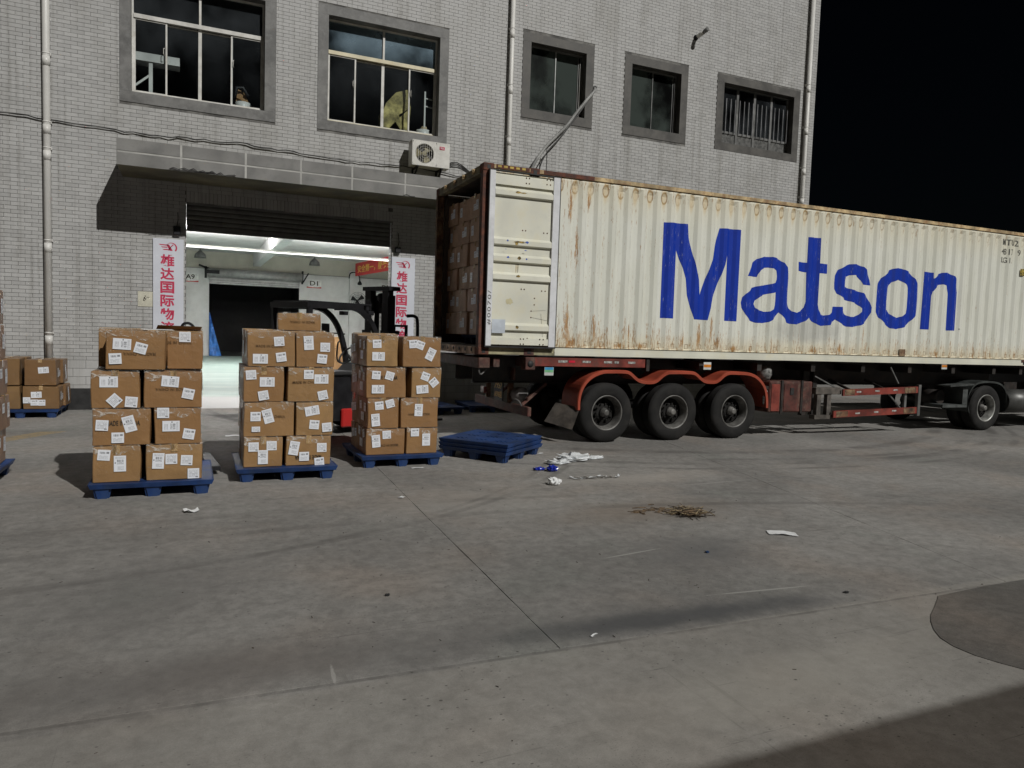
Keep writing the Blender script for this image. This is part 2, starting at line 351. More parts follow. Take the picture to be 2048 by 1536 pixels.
def label_mat(kind):
    n = NT('shipping label '+kind); u, v, _ = n.sep(n.uv()); uvv = n.uv()
    if kind == 'L': u, v = n.math('SUBTRACT', 1.0, v), u
    def rect(a, b, c, d): return n.math('MULTIPLY', n.band(u, a, b), n.band(v, c, d))
    comb = n.t.nodes.new('ShaderNodeCombineXYZ'); n.set(comb.inputs[0], u); n.set(comb.inputs[1], v); V = comb.outputs[0]
    bars = n.math('GREATER_THAN', n.noise(n.map(V, scale=(26, .001, 1)), 1, 1), .5)
    def lines(k, sc_): return n.math('MULTIPLY', n.math('GREATER_THAN', n.math('FRACT', n.math('MULTIPLY', v, k)), .52), n.math('GREATER_THAN', n.noise(n.map(V, scale=(sc_, k*.5, 1)), 1, 1), .43))
    def add(*a):
        r = a[0]
        for q in a[1:]: r = n.math('MAXIMUM', r, q)
        return r
    if kind in 'PL':
        m = add(n.math('MULTIPLY', rect(.25, .84, .6, .75), bars), n.math('MULTIPLY', rect(.25, .8, .45, .57), lines(16, 30)),
                n.math('MULTIPLY', rect(.12, .9, .8, .93), n.math('MULTIPLY', lines(22, 34), .6)), n.math('MULTIPLY', rect(.3, .85, .1, .34), n.math('MULTIPLY', lines(13, 26), .55)))
        dot = n.math('LESS_THAN', n.vmath('LENGTH', n.vmath('MULTIPLY', n.vmath('SUBTRACT', V, (.12, .55, 0)), (1, 1.45, 0))), .06)
        m = add(m, dot)
    elif kind == 'S':
        m = add(n.math('MULTIPLY', rect(.15, .62, .62, .82), bars), n.math('MULTIPLY', rect(.1, .85, .12, .5), n.math('MULTIPLY', lines(11, 26), .5)), n.math('MULTIPLY', rect(.68, .9, .66, .84), .8))
    else:
        m = add(n.math('MULTIPLY', rect(.1, .9, .15, .85), n.math('MULTIPLY', lines(8, 22), .6)), n.math('MULTIPLY', rect(.68, .9, .1, .2), .8))
    c = n.mix(m, (.72, .74, .78), (.09, .09, .1))
    return n.out(Base_Color=c, Roughness=.45)
LM = {k: label_mat(k) for k in 'PLST'}
M_BLUE = mat('blue pallet plastic', (.009, .040, .15), .58, var=.25, scale=3, dirt=(.03, .05, .09), damt=.5, dscale=7)
M_RED = mat('faded red chassis paint', (.22, .036, .024), .55, var=.25, scale=3, dirt=(.075, .035, .026), damt=.8, dscale=4)
M_REDO = mat('orange red mudguard plastic', (.38, .07, .036), .5, var=.12, scale=3, dirt=(.2, .06, .04), damt=.4, dscale=6)
M_FILM = None
def film_mat():
    n = NT('clear stretch film'); t = n.t; o = n.obj()
    tb = t.nodes.new('ShaderNodeBsdfTransparent'); n.b.inputs['Roughness'].default_value = .15; n.b.inputs['Base Color'].default_value = (.75, .72, .66, 1); n.b.inputs['Coat Weight'].default_value = 1
    mx = t.nodes.new('ShaderNodeMixShader'); n.set(mx.inputs[0], n.ramp(n.noise(n.map(o, scale=(1, 1, 1.5)), 9, 5, .75, 1.0),  .50, .64, .04, .6)); t.links.new(tb.outputs[0], mx.inputs[1]); t.links.new(n.b.outputs[0], mx.inputs[2]); t.links.new(mx.outputs[0], t.nodes['Material Output'].inputs[0]); n.bump(n.noise(o, 30, 3), .8, .01); return n.m  # pale noise patches paint the film's glints
M_FILM = film_mat()
M_REDD = mat('rusty dark red steel', (.085, .028, .02), .7, var=.3, scale=5, dirt=(.16, .11, .08), damt=.6, dscale=9, bump=.2)
M_RUST = mat('rusty brown steel', (.13, .065, .035), .85, var=.35, scale=7, dirt=(.36, .26, .15), damt=.65, dscale=5, bump=.3)
M_RUSTY = mat('rust over cream paint', (.58, .44, .24), .75, var=.25, scale=4, dirt=(.25, .10, .035), damt=.75, dscale=9, bump=.2)
M_RUSTR = mat('red oxide steel', (.12, .04, .022), .8, var=.35, scale=9, dirt=(.08, .03, .02), damt=.7, dscale=12, bump=.25)
M_CHAS = mat('greasy black chassis steel', (.022, .019, .017), .55, var=.3, dirt=(.05, .03, .022), damt=.6, dscale=5)
M_TYRE = mat('dusty tyre rubber', (.016, .0155, .015), .8, spec=.25, var=.15, scale=6, dirt=(.03, .028, .026), damt=.6, dscale=3, bump=.1, bscale=60)
M_RIMD = mat('grimy shade-darkened wheel disc', (.018, .017, .016), .8, 0, spec=.2, var=.3, scale=6, dirt=(.015, .014, .013), damt=.6)  # near-black colour puts the shade of the wheel dish into the disc
M_RIM = mat('dirty grey wheel steel', (.17, .165, .155), .5, .25, var=.2, scale=6, dirt=(.05, .045, .04), damt=.7, dscale=7)
M_WHITE = mat('white reflective strip', (.70, .71, .73), .4, var=.05, dirt=(.5, .5, .5), damt=.4, dscale=9)
M_SILV = mat('silver reflector', (.55, .55, .52), .3, .3, var=.25, scale=30)
M_ACW = mat('aged white enamel', (.62, .61, .57), .4, var=.05, dirt=(.42, .4, .34), damt=.35, dscale=7)
M_FORKB = mat('black forklift steel', (.012, .012, .014), .55, spec=.3, var=.2)
M_FORKR = mat('glossy red forklift panel', (.42, .02, .018), .35, var=.06)
STREAKS = [(1.5, .5, .07, .36), (1.6, .22, .12, .1), (2.0, .48, .03, .22), (2.68, .45, .025, .16), (2.5, .2, .1, .06), (2.9, .2, .12, .06), (3.75, .3, .05, .14), (4.1, .42, .05, .25), (4.36, .55, .04, .28), (4.5, .3, .05, .12), (4.85, .2, .12, .06), (6.75, .2, .1, .08), (7.4, .24, .1, .1), (8.0, .55, .035, .2), (10.1, .2, .05, .1), (1.64, 1.75, .03, .35), (1.5, 2.4, .05, .3), (1.83, 2.5, .04, .2)]
def container_mat():
    n = NT('cream container paint'); o = n.obj(); x, y, z = n.sep(o)
    base = n.mix(n.ramp(n.noise(n.map(o, scale=(1, 1, .25)), 2.5, 5, .65), .3, .7), (.64, .645, .565), (.72, .725, .655))
    ye = n.ramp(z, 2.1, 2.75); c = n.mix(n.math('MULTIPLY', ye, .35), base, (.70, .62, .42))
    yl = n.ramp(z, .5, .12); c = n.mix(n.math('MULTIPLY', yl, .45), c, (.66, .52, .27))
    ph = n.math('FRACT', n.math('MULTIPLY', n.math('SUBTRACT', x, 1.427), 1/.2815))
    fold = n.math('ABSOLUTE', n.math('SUBTRACT', ph, .5))           # 0 mid, .5 at fold start
    # grime lines beside the folds
    gr = n.math('MULTIPLY', n.ramp(n.math('ABSOLUTE', n.math('SUBTRACT', fold, .26)), .0, .05, 1, 0), n.ramp(n.noise(n.map(o, scale=(2, 1, .8)), 2.5, 5, .7), .42, .68))
    c = n.mix(n.math('MULTIPLY', gr, .42), c, (.3, .29, .24))
    streak = n.noise(n.map(o, scale=(11, 1, .9)), 1.6, 6, .72)
    fine = n.noise(n.map(o, scale=(30, 1, 5)), 2.0, 5, .7)
    rtop = n.ramp(z, 2.45, 2.85); rbot = n.ramp(z, .85, .12)
    xb = n.ramp(x, 4.5, 1.0)
    sel = n.math('ADD', n.math('ADD', n.math('MULTIPLY', rtop, .055), n.math('MULTIPLY', rbot, .075)), n.math('MULTIPLY', xb, .035))
    rst = n.ramp(n.math('ADD', n.math('MULTIPLY', n.math('ADD', streak, fine), .5), sel), .58, .65)
    c = n.mix(n.math('MULTIPLY', rst, .8), c, n.mix(fine, (.19, .07, .02), (.45, .25, .08)))
    # arched rust rings at the head of every recess
    v2 = n.t.nodes.new('ShaderNodeCombineXYZ'); n.set(v2.inputs[0], n.math('MULTIPLY', n.math('SUBTRACT', ph, .5), .2815)); n.set(v2.inputs[1], n.math('MULTIPLY', n.math('SUBTRACT', z, 2.69), .7))
    rr = n.math('ABSOLUTE', n.math('SUBTRACT', n.vmath('LENGTH', v2.outputs[0]), .062))
    nn = n.noise(o, 7, 5, .7)
    ring = n.math('MULTIPLY', n.ramp(rr, .004, .018, 1, 0), n.math('MULTIPLY', n.ramp(n.noise(n.map(o, loc=(9, 0, 0)), 1.6, 2), .4, .6, .15, 1), n.ramp(nn, .3, .48)))
    ring = n.math('MULTIPLY', ring, n.ramp(x, 9.5, 6.5, .25, 1))
    c = n.mix(n.math('MULTIPLY', ring, .85), c, (.22, .12, .045))
    fillr = n.math('MULTIPLY', n.ramp(n.vmath('LENGTH', n.vmath('MULTIPLY', v2.outputs[0], (1, .4, 0))), .03, .07, 1, 0), n.ramp(x, 9, 5.5, .1, .8))
    c = n.mix(n.math('MULTIPLY', fillr, .5), c, (.58, .40, .16))
    # small rusty lashing plates at the foot of every recess
    dxx = n.math('ABSOLUTE', n.math('MULTIPLY', n.math('SUBTRACT', ph, .62), .2815)); dzz = n.math('ABSOLUTE', n.math('SUBTRACT', z, .215))
    fr = n.math('MULTIPLY', n.math('MULTIPLY', n.math('LESS_THAN', dxx, .036), n.math('LESS_THAN', dzz, .042)), n.math('MAXIMUM', n.math('GREATER_THAN', dxx, .026), n.math('GREATER_THAN', dzz, .032)))
    c = n.mix(n.math('MULTIPLY', fr, n.ramp(n.noise(o, 9, 4, .7), .38, .52, .1, .8)), c, (.16, .09, .04))
    for sx_, sz_, rx_, rz_ in STREAKS:
        e = n.vmath('LENGTH', n.vmath('MULTIPLY', n.vmath('SUBTRACT', o, (sx_, 0, sz_)), (1/rx_, 0, 1/rz_)))
        e = n.ramp(n.math('ADD', e, n.math('MULTIPLY', n.math('SUBTRACT', n.noise(n.map(o, scale=(26, 1, 2.5)), 1.7, 6, .8), .48), 6.5)), .55, 1.0, 1, 0)
        c = n.mix(n.math('MULTIPLY', e, .85), c, n.mix(n.ramp(fine, .35, .65), (.17, .055, .012), (.50, .26, .06)))
    # scuffs and grey smear low down
    sm = n.vmath('LENGTH', n.vmath('MULTIPLY', n.vmath('SUBTRACT', o, (6.6, 0, .58)), (1/1.1, 0, 1/.3)))
    c = n.mix(n.math('MULTIPLY', n.ramp(n.math('ADD', sm, n.noise(o, 5, 5, .7)), .9, 1.5, 1, 0), .45), c, (.3, .3, .29))
    tick = n.math('MULTIPLY', n.ramp(n.noise(n.map(o, scale=(34, 1, 7)), 1.3, 3, .6), .70, .74), .6)
    c = n.mix(tick, c, (.25, .2, .13))
    n.bump(n.noise(o, 5, 3), .12, .01)
    n.b.inputs['Specular IOR Level'].default_value = .35
    return n.out(Base_Color=c, Roughness=n.ramp(rst, 0, 1, .5, .85))
M_CONT = container_mat()
def bluepaint():
    n = NT('chipped blue paint'); o = n.obj()
    w1 = n.noise(n.map(o, scale=(34, 1, 3)), 1.8, 5, .72); w2 = n.noise(o, 1.3, 3)
    ch = n.math('MULTIPLY', n.ramp(w1, .615, .655), n.ramp(w2, .4, .62))
    c = n.mix(n.math('MULTIPLY', ch, .8), n.mix(n.noise(o, 3, 3), (.005, .028, .30), (.008, .045, .42)), (.55, .55, .5))
    return n.out(Base_Color=c, Roughness=.4)
M_BLUEP = bluepaint()
M_DOORC = mat('cream door paint', (.69, .685, .585), .5, var=.06, scale=2, dirt=(.56, .50, .32), damt=.35, dscale=4)
M_STEN = mat('grey stencil paint', (.12, .12, .1), .7, var=.3, scale=20)
M_PAPER = mat('white paper litter', (.75, .76, .76), .6, var=.05)
M_SIGNR = mat('crimson sign lettering', (.52, .03, .085), .5, var=.04)
M_SIGNW = mat('pale sign board', (.60, .62, .68), .5, var=.03, scale=1)
def greenfloor():
    n = NT('green painted workshop floor'); o = n.obj(); y = n.sep(o)[1]
    c = n.mix(n.ramp(n.noise(n.map(o, scale=(.5, 3, 1)), .8, 6, .7), .35, .7), (.18, .25, .225), (.29, .345, .315))
    c = n.mix(n.ramp(y, 18.6, 19.4, 1, 0), c, (.38, .375, .37))
    return n.out(Base_Color=c, Roughness=.6)
M_GREENF = greenfloor()
# ================================================================== SETTING
def polyslab(mb, pts, z0, z1):
    a = [mb.bm.verts.new((x, y, z1)) for x, y in pts]; b = [mb.bm.verts.new((x, y, z0)) for x, y in pts]
    mb.bm.faces.new(a)
    n = len(pts)
    for i in range(n): mb.bm.faces.new((a[i], b[i], b[(i+1) % n], a[(i+1) % n]))
g = MB(); g.quad([(-400, -400, -.006), (400, -400, -.006), (400, 400, -.006), (-400, 400, -.006)])
ground = struct('ground', g, M_GAP)
jA = lambda y: 1.91+.051*(y-3.49)
jB = lambda y: 5.65+.265*(y-3.24)
jy = lambda x: 3.52-.026*(x-1)
G = .0028
def jit(p, q, n=26, a=.003):   # slightly wavering joint edge
    out = []
    for i in range(n+1):
        t = i/n; w_ = 0 if i in (0, n) else random.uniform(-a, a)
        dx, dy = q[0]-p[0], q[1]-p[1]; L = math.hypot(dx, dy)
        out.append((p[0]+dx*t-dy/L*w_, p[1]+dy*t+dx/L*w_))
    return out
slabs = [
 jit((-60, jy(-60)+G), (jA(3.5)-G, jy(1.9)+G), 60)[:-1]+jit((jA(3.5)-G, jy(1.9)+G), (jA(16.4)-G, 16.4), 60)+[(-60, 16.4)],
 jit((jA(3.5)+G, jy(1.9)+G), (jB(3.4)-G, jy(5.7)+G), 30)[:-1]+jit((jB(3.4)-G, jy(5.7)+G), (jB(16.4)-G, 16.4), 50)[:-1]+[(jB(16.4)-G, 16.4)]+jit((jA(16.4)+G, 16.4), (jA(3.5)+G, jy(1.9)+G), 60)[:-1],
 [(jB(3.4)+G, jy(5.7)+G), (60, jy(60)+G), (60, 16.4), (jB(16.4)+G, 16.4)],
 [(-60, -40), (60, -40), (60, jy(60)-G)]+jit((60, jy(60)-G), (-60, jy(-60)-G), 120)[1:],
]
for sidx, pts in enumerate(slabs):
    m = MB(); polyslab(m, pts, -.005, 0.0); struct('concrete_slab', m, M_GROUND, ground)
m = MB(); polyslab(m, [(-60, 16.401), (60, 16.401), (60, 120), (-60, 120)], -.0055, -.002); struct('concrete_slab', m, M_GROUND, ground)
m = MB(); polyslab(m, [(5.94, 3.37), (5.4, 3.375), (4.86, 3.35), (4.8, 3.31), (4.63, 3.21), (4.47, 3.12), (4.36, 3.04), (4.25, 2.94), (4.17, 2.84), (4.13, 2.73), (4.13, 2.6), (4.17, 2.48), (4.23, 2.36), (4.35, 2.22), (4.55, 2.08), (4.9, 1.95), (5.5, 1.85), (7.5, 1.8), (14, 1.9), (14, 3.16)][::-1], -.01, .004)
struct('asphalt_patch', m, M_ASPH)
g = MB(); g.quad([(-6, 16.64, .002), (11.4, 16.64, .002), (11.4, 44, .002), (-6, 44, .002)])
g.quad([(-.07, 16.36, .002), (4.2, 16.36, .002), (4.2, 16.64, .002), (-.07, 16.64, .002)])
struct('workshop_floor', g, M_GREENF)
def wall_holes(mb, x0, x1, z0, z1, y0, y1, holes):
    xs = sorted({x0, x1}|{v for h in holes for v in h[:2] if x0 < v < x1}); zs = sorted({z0, z1}|{v for h in holes for v in h[2:] if z0 < v < z1})
    for a, b in zip(xs, xs[1:]):
        run = None
        for c_, d in zip(zs, zs[1:]):
            cx, cz = (a+b)/2, (c_+d)/2
            if any(h[0] < cx < h[1] and h[2] < cz < h[3] for h in holes):
                if run: mb.box(a, b, y0, y1, run[0], run[1]); run = None
            else: run = (run[0], d) if run else (c_, d)
        if run: mb.box(a, b, y0, y1, run[0], run[1])
FY = 16.40
bld = thing('warehouse_building', 'large grey tiled warehouse with lit loading doorway behind the parked container lorry', 'building')
WIN = [  # outer rect, inner rect, kind
 ((-1.26, 1.64, 6.05, 8.72), (-1.06, 1.42, 6.26, 8.49), 0),
 ((2.50, 5.44, 6.05, 8.69), (2.72, 5.23, 6.26, 8.48), 1),
 ((7.31, 9.28, 7.02, 9.03), (7.53, 9.06, 7.24, 8.82), 2),
 ((10.19, 12.18, 7.02, 9.03), (10.41, 11.96, 7.26, 8.82), 2),
 ((13.16, 16.16, 7.03, 9.05), (13.40, 15.93, 7.24, 8.85), 3)]
DOOR = (-.07, 4.20, 0, 4.22)
m = MB(); wall_holes(m, -9, 16.74, 0, 13.6, FY, FY+.24, [w_[0] for w_ in WIN]+[DOOR])
m.box(16.5, 16.74, FY+.24, 44, 0, 13.6)
wall = m.build('facade_wall', M_GROUT, bld, world=True)
# ---- tiles
TL, TH = .2205, .0738; EX = .0065
rects = [w_[0] for w_ in WIN]+[DOOR]+[(-.07, 4.20, 4.22, 4.52)]
def clip(a, b, z0, z1):
    segs = [(a, b)]
    for r_ in rects:
        if z1 > r_[2]+.004 and z0 < r_[3]-.004:
            ns = []
            for p, q in segs:
                if q <= r_[0] or p >= r_[1]: ns.append((p, q)); continue
                if p < r_[0]: ns.append((p, r_[0]))
                if q > r_[1]: ns.append((r_[1], q))
            segs = ns
    return [(p, q) for p, q in segs if q-p > .025]
tiles = []
row = 0; z = .975
while z < 13.5:
    off = (row % 2)*TL/2; x = -5.6+off
    while x < 16.74:
        for p, q in clip(x, min(x+TL, 16.735), z, z+TH): tiles.append((p+EX/2, q-EX/2, z+EX/2, z+TH-EX/2))
        x += TL
    z += TH; row += 1
blocks = []
z = 0.0; row = 0
while z < .95:
    x = -5.6+(row % 2)*.22
    while x < 16.74:
        for p, q in clip(x, min(x+.44, 16.735), z, z+.1625): blocks.append((p+EX/2, q-EX/2, z+EX/2, z+.1625-EX/2))
        x += .44
    z += .1625; row += 1
def zc(t): x, zz = (t[0]+t[1])/2, (t[2]+t[3])/2; v = Vector((x, FY, zz-1.7534)); return v.dot(fwd), 1024+1449.73*v.dot(rt)/v.dot(fwd), 768-1449.73*v.dot(up)/v.dot(fwd)
cand = [t for t in tiles if abs((t[1]-t[0])-(TL-EX)) < 1e-4]
cc = [(zc(t), t) for t in cand]
cc = [(a[0], t) for a, t in cc if a[1] > 2 and a[2] > 4 and a[2] < 690 and not (a[1] < 120 and a[2] > 590) and not (78 < a[1] < 108)]
cc.sort(key=lambda k: k[0]); own = [t for _, t in cc[:300]]; ownset = set(own)
mb = MB(); mb.box(0, TL-EX, -.008, .001, 0, TH-EX); tproto = mb.build('tile', M_TILE, wall, M=Matrix.Translation((own[0][0], FY+random.uniform(-.001, .001), own[0][2])))
for t in own[1:]:
    o = tproto.copy(); C.objects.link(o); o.parent = wall; o.matrix_basis = Matrix.Translation((t[0], FY+random.uniform(-.0015, .0005), t[2])) @ Matrix.Rotation(random.uniform(-.004, .004), 4, 'Y')
def many_boxes(name, lst, y1, dep, mat_, parent, kind='stuff'):
    vs = []; fs = []
    for a, b, c_, d in lst:
        y = y1-dep+random.uniform(-.0012, .0012); n = len(vs); s_ = random.uniform(-.0008, .0008)
        vs += [(a, y, c_+s_), (b, y, c_-s_), (b, y, d-s_), (a, y, d+s_), (a, y1+.001, c_), (b, y1+.001, c_), (b, y1+.001, d), (a, y1+.001, d)]
        fs += [(n, n+1, n+2, n+3), (n, n+4, n+5, n+1), (n+1, n+5, n+6, n+2), (n+2, n+6, n+7, n+3), (n+3, n+7, n+4, n)]
    me = bpy.data.meshes.new(name); me.from_pydata(vs, [], fs); me.update()
    o = link(name, me, parent, mat_, world=True)
    if kind: o['kind'] = kind
    return o
many_boxes('tiles', [t for t in tiles if t not in ownset], FY, .008, M_TILEF, wall)
many_boxes('base_blocks', blocks, FY, .012, M_TILEF, wall)
pl_ = MB(); pl_.box(-5, -.32, FY-.07, FY-.013, 0, .42); pl_.build('dark_plinth', M_BLK, bld, world=True)
# soldier course over the door, reveal of the right jamb
sold = []; x = -.07
while x < 4.15: sold.append((x+.004, x+.0738-.004, 4.225, 4.225+.21)); x += .0738
for a in sold: pass
many_boxes('soldier_course', sold+[(a, b, 4.44, 4.515) for a, b, _, _ in [(-.066+i*.22, -.066+i*.22+.211, 0, 0) for i in range(19)]], FY, .008, M_TILEF, wall)
vs = []; fs = []; z = 0
while z < 4.2:
    n = len(vs); vs += [(4.199, 16.402, z+.004), (4.199, 16.63, z+.004), (4.199, 16.63, z+.07), (4.199, 16.402, z+.07)]
    vs = vs[:-4]+[(4.192, a[1], a[2]) for a in vs[-4:]]; fs.append((n, n+1, n+2, n+3)); z += TH
me = bpy.data.meshes.new('jamb_tiles'); me.from_pydata(vs, [], fs); o = link('jamb_tiles', me, wall, M_TILEF, world=True); o['kind'] = 'stuff'
# ---- windows
def rbox(mb, x0, x1, z0, z1, y0, y1): mb.box(x0, x1, y0, y1, z0, z1)
for (ox0, ox1, oz0, oz1), (ix0, ix1, iz0, iz1), k in WIN:
    fy = FY+.20; fw = .035
    ms = M_ALU if k < 2 else M_ALUG
    f = MB(); f.box(ix0, ix0+fw, fy, fy+.07, iz0, iz1); f.box(ix1-fw, ix1, fy, fy+.07, iz0, iz1); f.box(ix0+fw, ix1-fw, fy, fy+.07, iz1-fw, iz1)
    win = f.build('window', ms, bld, world=True)
    fb = MB(); fb.box(ix0+fw, ix1-fw, fy-.03, fy+.068, iz0, iz0+.06); fb.build('sill_rail', M_ALUY if k == 1 else ms, win, world=True)
    sm = M_STONE if k < 2 else M_STONED
    for a in ((ox0, ix0, iz0, iz1), (ix1, ox1, iz0, iz1), (ox0, ox1, oz0, iz0), (ox0, ox1, iz1, oz1)):
        s_ = MB(); s_.box(a[0]+.001, a[1]-.001, FY-.014, FY+.235, a[2]+.001, a[3]-.001); s_.build('surround_slab', sm, win, world=True)
    W = ix1-ix0
    if k < 2:
        tz = iz1-.315*(iz1-iz0)
        r_ = MB(); r_.box(ix0+fw, ix1-fw, fy-.02, fy+.072, tz-.04, tz+.04); r_.build('transom', M_ALUY if k == 1 else ms, win, world=True)
        r_ = MB(); r_.box((ix0+ix1)/2-.022, (ix0+ix1)/2+.022, fy-.01, fy+.074, tz+.04, iz1-fw); r_.build('mullion', ms, win, world=True)
        for q in range(2):
            p = MB(); a = ix0+fw if q == 0 else (ix0+ix1)/2+.022; b = (ix0+ix1)/2-.022 if q == 0 else ix1-fw
            p.box(a, b, fy+.03, fy+.036, tz+.04, iz1-fw); p.build('pane', M_GLASSB if k == 1 else M_GLASS, win, world=True)
        xx = [ix0+fw, ix0+.248*W, ix0+.5*W, ix0+.745*W, ix1-fw]
        for q in range(4):
            a, b = xx[q], xx[q+1]; yy = fy+.005 if q in (0, 3) else fy+.036
            if q in (0, 2): b += .02
            if q in (1, 3): a -= .02
            s_ = MB(); t_ = .032; zt = tz-.04-.004; zb_ = iz0+.062
            s_.box(a, a+t_, yy, yy+.026, zb_, zt); s_.box(b-t_, b, yy, yy+.026, zb_, zt); s_.box(a+t_, b-t_, yy, yy+.026, zt-.024-(.02 if q in (1, 2) else 0), zt-(.02 if q in (1, 2) else 0)); s_.box(a+t_, b-t_, yy, yy+.026, zb_, zb_+.03)
            sash = s_.build('sash', ms, win, world=True)
            p = MB(); p.box(a+t_, b-t_, yy+.01, yy+.015, zb_+.03, zt-.024); p.build('pane', M_GLASS, win, world=True)
        for hx in (ix0+.235*W, ix0+.76*W):
            h = MB(); h.tube([(hx, fy-.002, iz0+.85), (hx-.015, fy-.03, iz0+.87), (hx-.015, fy-.03, iz0+.97), (hx, fy-.002, iz0+.99)], .008, 6); h.build('latch', M_ALU, win, world=True)
    elif k == 2:
        for q in range(2):
            a = ix0+fw if q == 0 else ix0+.5*W-.01; b = ix0+.5*W+.02 if q == 0 else ix1-fw-.05
            yy = fy+.005 if q == 0 else fy+.036
            s_ = MB(); s_.box(b-.022, b, yy-.01, yy+.026, iz0+.06, iz1-fw); s_.box(a, a+.02, yy, yy+.026, iz0+.06, iz1-fw)
            s_.build('sash', mat('brushed window stile', (.40, .41, .40), .4, .2) if q == 0 and ix0 < 9 else M_ALUG, win, world=True)
            p = MB(); p.box(a+.02, b-.022, yy+.01, yy+.015, iz0+.06, iz1-fw); p.build('pane', M_GLASSF, win, world=True)
        e = MB(); e.box(ix1-.075, ix1-.06, fy-.02, fy, iz0+.06, iz1-.2); e.build('edge_strip', M_ALU if ix0 < 9 else M_ALUG, win, world=True)
    else:
        for q in range(4):
            a = ix0+fw+q*(W-2*fw)/4; b = a+(W-2*fw)/4
            s_ = MB(); s_.box(a, a+.045, fy-.01, fy+.03, iz0+.06, iz1-fw); s_.box(b-.03, b, fy-.01, fy+.03, iz0+.06, iz1-fw); s_.box(a+.045, b-.03, fy-.01, fy+.03, iz0+.32, iz0+.38)
            s_.build('sash', M_ALUG, win, world=True)
            p = MB(); p.box(a+.045, b-.03, fy+.01, fy+.015, iz0+.38, iz1-fw); p.build('pane', M_GLASS, win, world=True)
            p = MB(); p.box(a+.045, b-.03, fy+.012, fy+.02, iz0+.06, iz0+.32); p.build('lower_panel', mat('dull wired panel', (.10, .10, .095), .7, var=.3, scale=14), win, world=True)
        for q in range(16):
            x_ = ix0+.07+q*(W-.14)/15.0; bb = MB(); bb.box(x_, x_+.016, fy-.05, fy-.034, iz0+.33, iz1-.34); bb.build('bar', mat('grey window bar', (.30, .30, .31), .4, .4), win, world=True)
# dark rooms behind the windows
def room(x0, x1, y0, y1, z0, z1, mat_, name='back_room', open_front=True, parent=bld):
    q = MB(); g_ = [(x0, y0, z0), (x1, y0, z0), (x1, y1, z0), (x0, y1, z0), (x0, y0, z1), (x1, y0, z1), (x1, y1, z1), (x0, y1, z1)]
    fcs = [(0, 1, 2, 3), (7, 6, 5, 4), (1, 5, 6, 2), (2, 6, 7, 3), (3, 7, 4, 0)]
    if not open_front: fcs.append((0, 4, 5, 1))
    for f in fcs: q.quad([g_[i] for i in f])
    return q.build(name, mat_, parent, world=True, fixn=False)
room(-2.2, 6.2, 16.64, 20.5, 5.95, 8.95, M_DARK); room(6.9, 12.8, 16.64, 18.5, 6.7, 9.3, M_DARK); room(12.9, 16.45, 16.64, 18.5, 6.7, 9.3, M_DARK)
# ---- canopy
CX0, CX1, CY = -1.208, 6.45, 15.18
KZ = lambda z: 1.7534+(z-1.7534)*1.0154
m = MB(); m.box(CX0, CX1, CY, FY-.014, KZ(4.555), KZ(5.015)); can = m.build('canopy', M_SOFF, bld, world=True)
jx = [CX0, -.152, .985, 2.02, 3.036, 4.153, 5.28, CX1]
for a, b in zip(jx, jx[1:]):
    for z0, z1 in ((4.553, 4.772), (4.808, 5.02)):
        z0, z1 = KZ(z0), KZ(z1)
        p = MB(); p.box(a+(.02 if a > CX0 else 0), b-.02, CY-.012, CY, z0, z1); p.build('fascia_panel', M_FASC, can, world=True)
p = MB(); p.box(CX0+.002, CX1, CY-.005, CY, KZ(4.7725), KZ(4.8075))
for a in jx[1:-1]: p.box(a-.0195, a+.0195, CY-.006, CY, KZ(4.554), KZ(4.7725)); p.box(a-.0195, a+.0195, CY-.006, CY, KZ(4.8075), KZ(5.019))
p.build('mortar_joints', M_JOINT, can, world=True)
p = MB(); p.box(CX0-.012, CX0, CY-.012, FY-.014, KZ(4.553), KZ(5.02)); p.build('end_panel', M_FASC, can, world=True)
# roller shutter of the doorway
rs = MB(); rs.box(-.07, 4.2, 16.55, 16.6, 4.215, 4.4); shut = rs.build('roller_shutter', M_SHUT, bld, world=True)
z = 3.70
while z < 4.2:
    s_ = MB(); pr = [(0, 0), (-.012, .015), (-.016, .045), (-.012, .075), (0, .092)]
    for (a, b), (c_, d) in zip(pr, pr[1:]): s_.quad([(-.065, 16.52+a, z+b), (4.188, 16.52+a, z+b), (4.188, 16.52+c_, z+d), (-.065, 16.52+c_, z+d)])
    s_.quad([(-.065, 16.53, z), (4.188, 16.53, z), (4.188, 16.53, z+.1), (-.065, 16.53, z+.1)])
    s_.build('slat', M_SHUT, shut, world=True, smooth=False); z += .098
p = MB(); p.box(-.069, 4.19, 16.5, 16.545, 3.655, 3.70); p.build('bottom_bar', M_SHUT, shut, world=True)
# ---- hall interior
YB, ZCEIL = 43.94, 5.78
m = MB(); m.box(-6.2, -6, FY+.24, 44.2, 0, ZCEIL); m.box(11.3, 11.5, FY+.24, 44.2, 0, ZCEIL)
wall_holes(m, -6, 11.3, 0, 4.84, YB, YB+.2, [(.98, 5.84, 0, 4.25)])
m.build('hall_wall', M_WHITEW, bld, world=True)
m = MB(); m.box(-6, 11.3, YB+.03, YB+.2, 4.86, ZCEIL); m.build('upper_wall', M_WALLUP, bld, world=True)
m = MB(); m.box(-6, 11.3, YB-.01, YB+.2, 4.84, 4.86); m.build('wall_ledge', M_CABLE, bld, world=True)
m = MB(); m.box(-6.2, 11.5, FY+.245, 44.2, ZCEIL, ZCEIL+.15); m.build('ceiling', M_WHITEW, bld, world=True)
m = MB(); m.box(3.28, 3.68, FY+.3, YB+.02, 5.13, ZCEIL-.002); m.build('ceiling_beam', mat('white beam', (.6, .6, .59), .8, var=.04), bld, world=True)
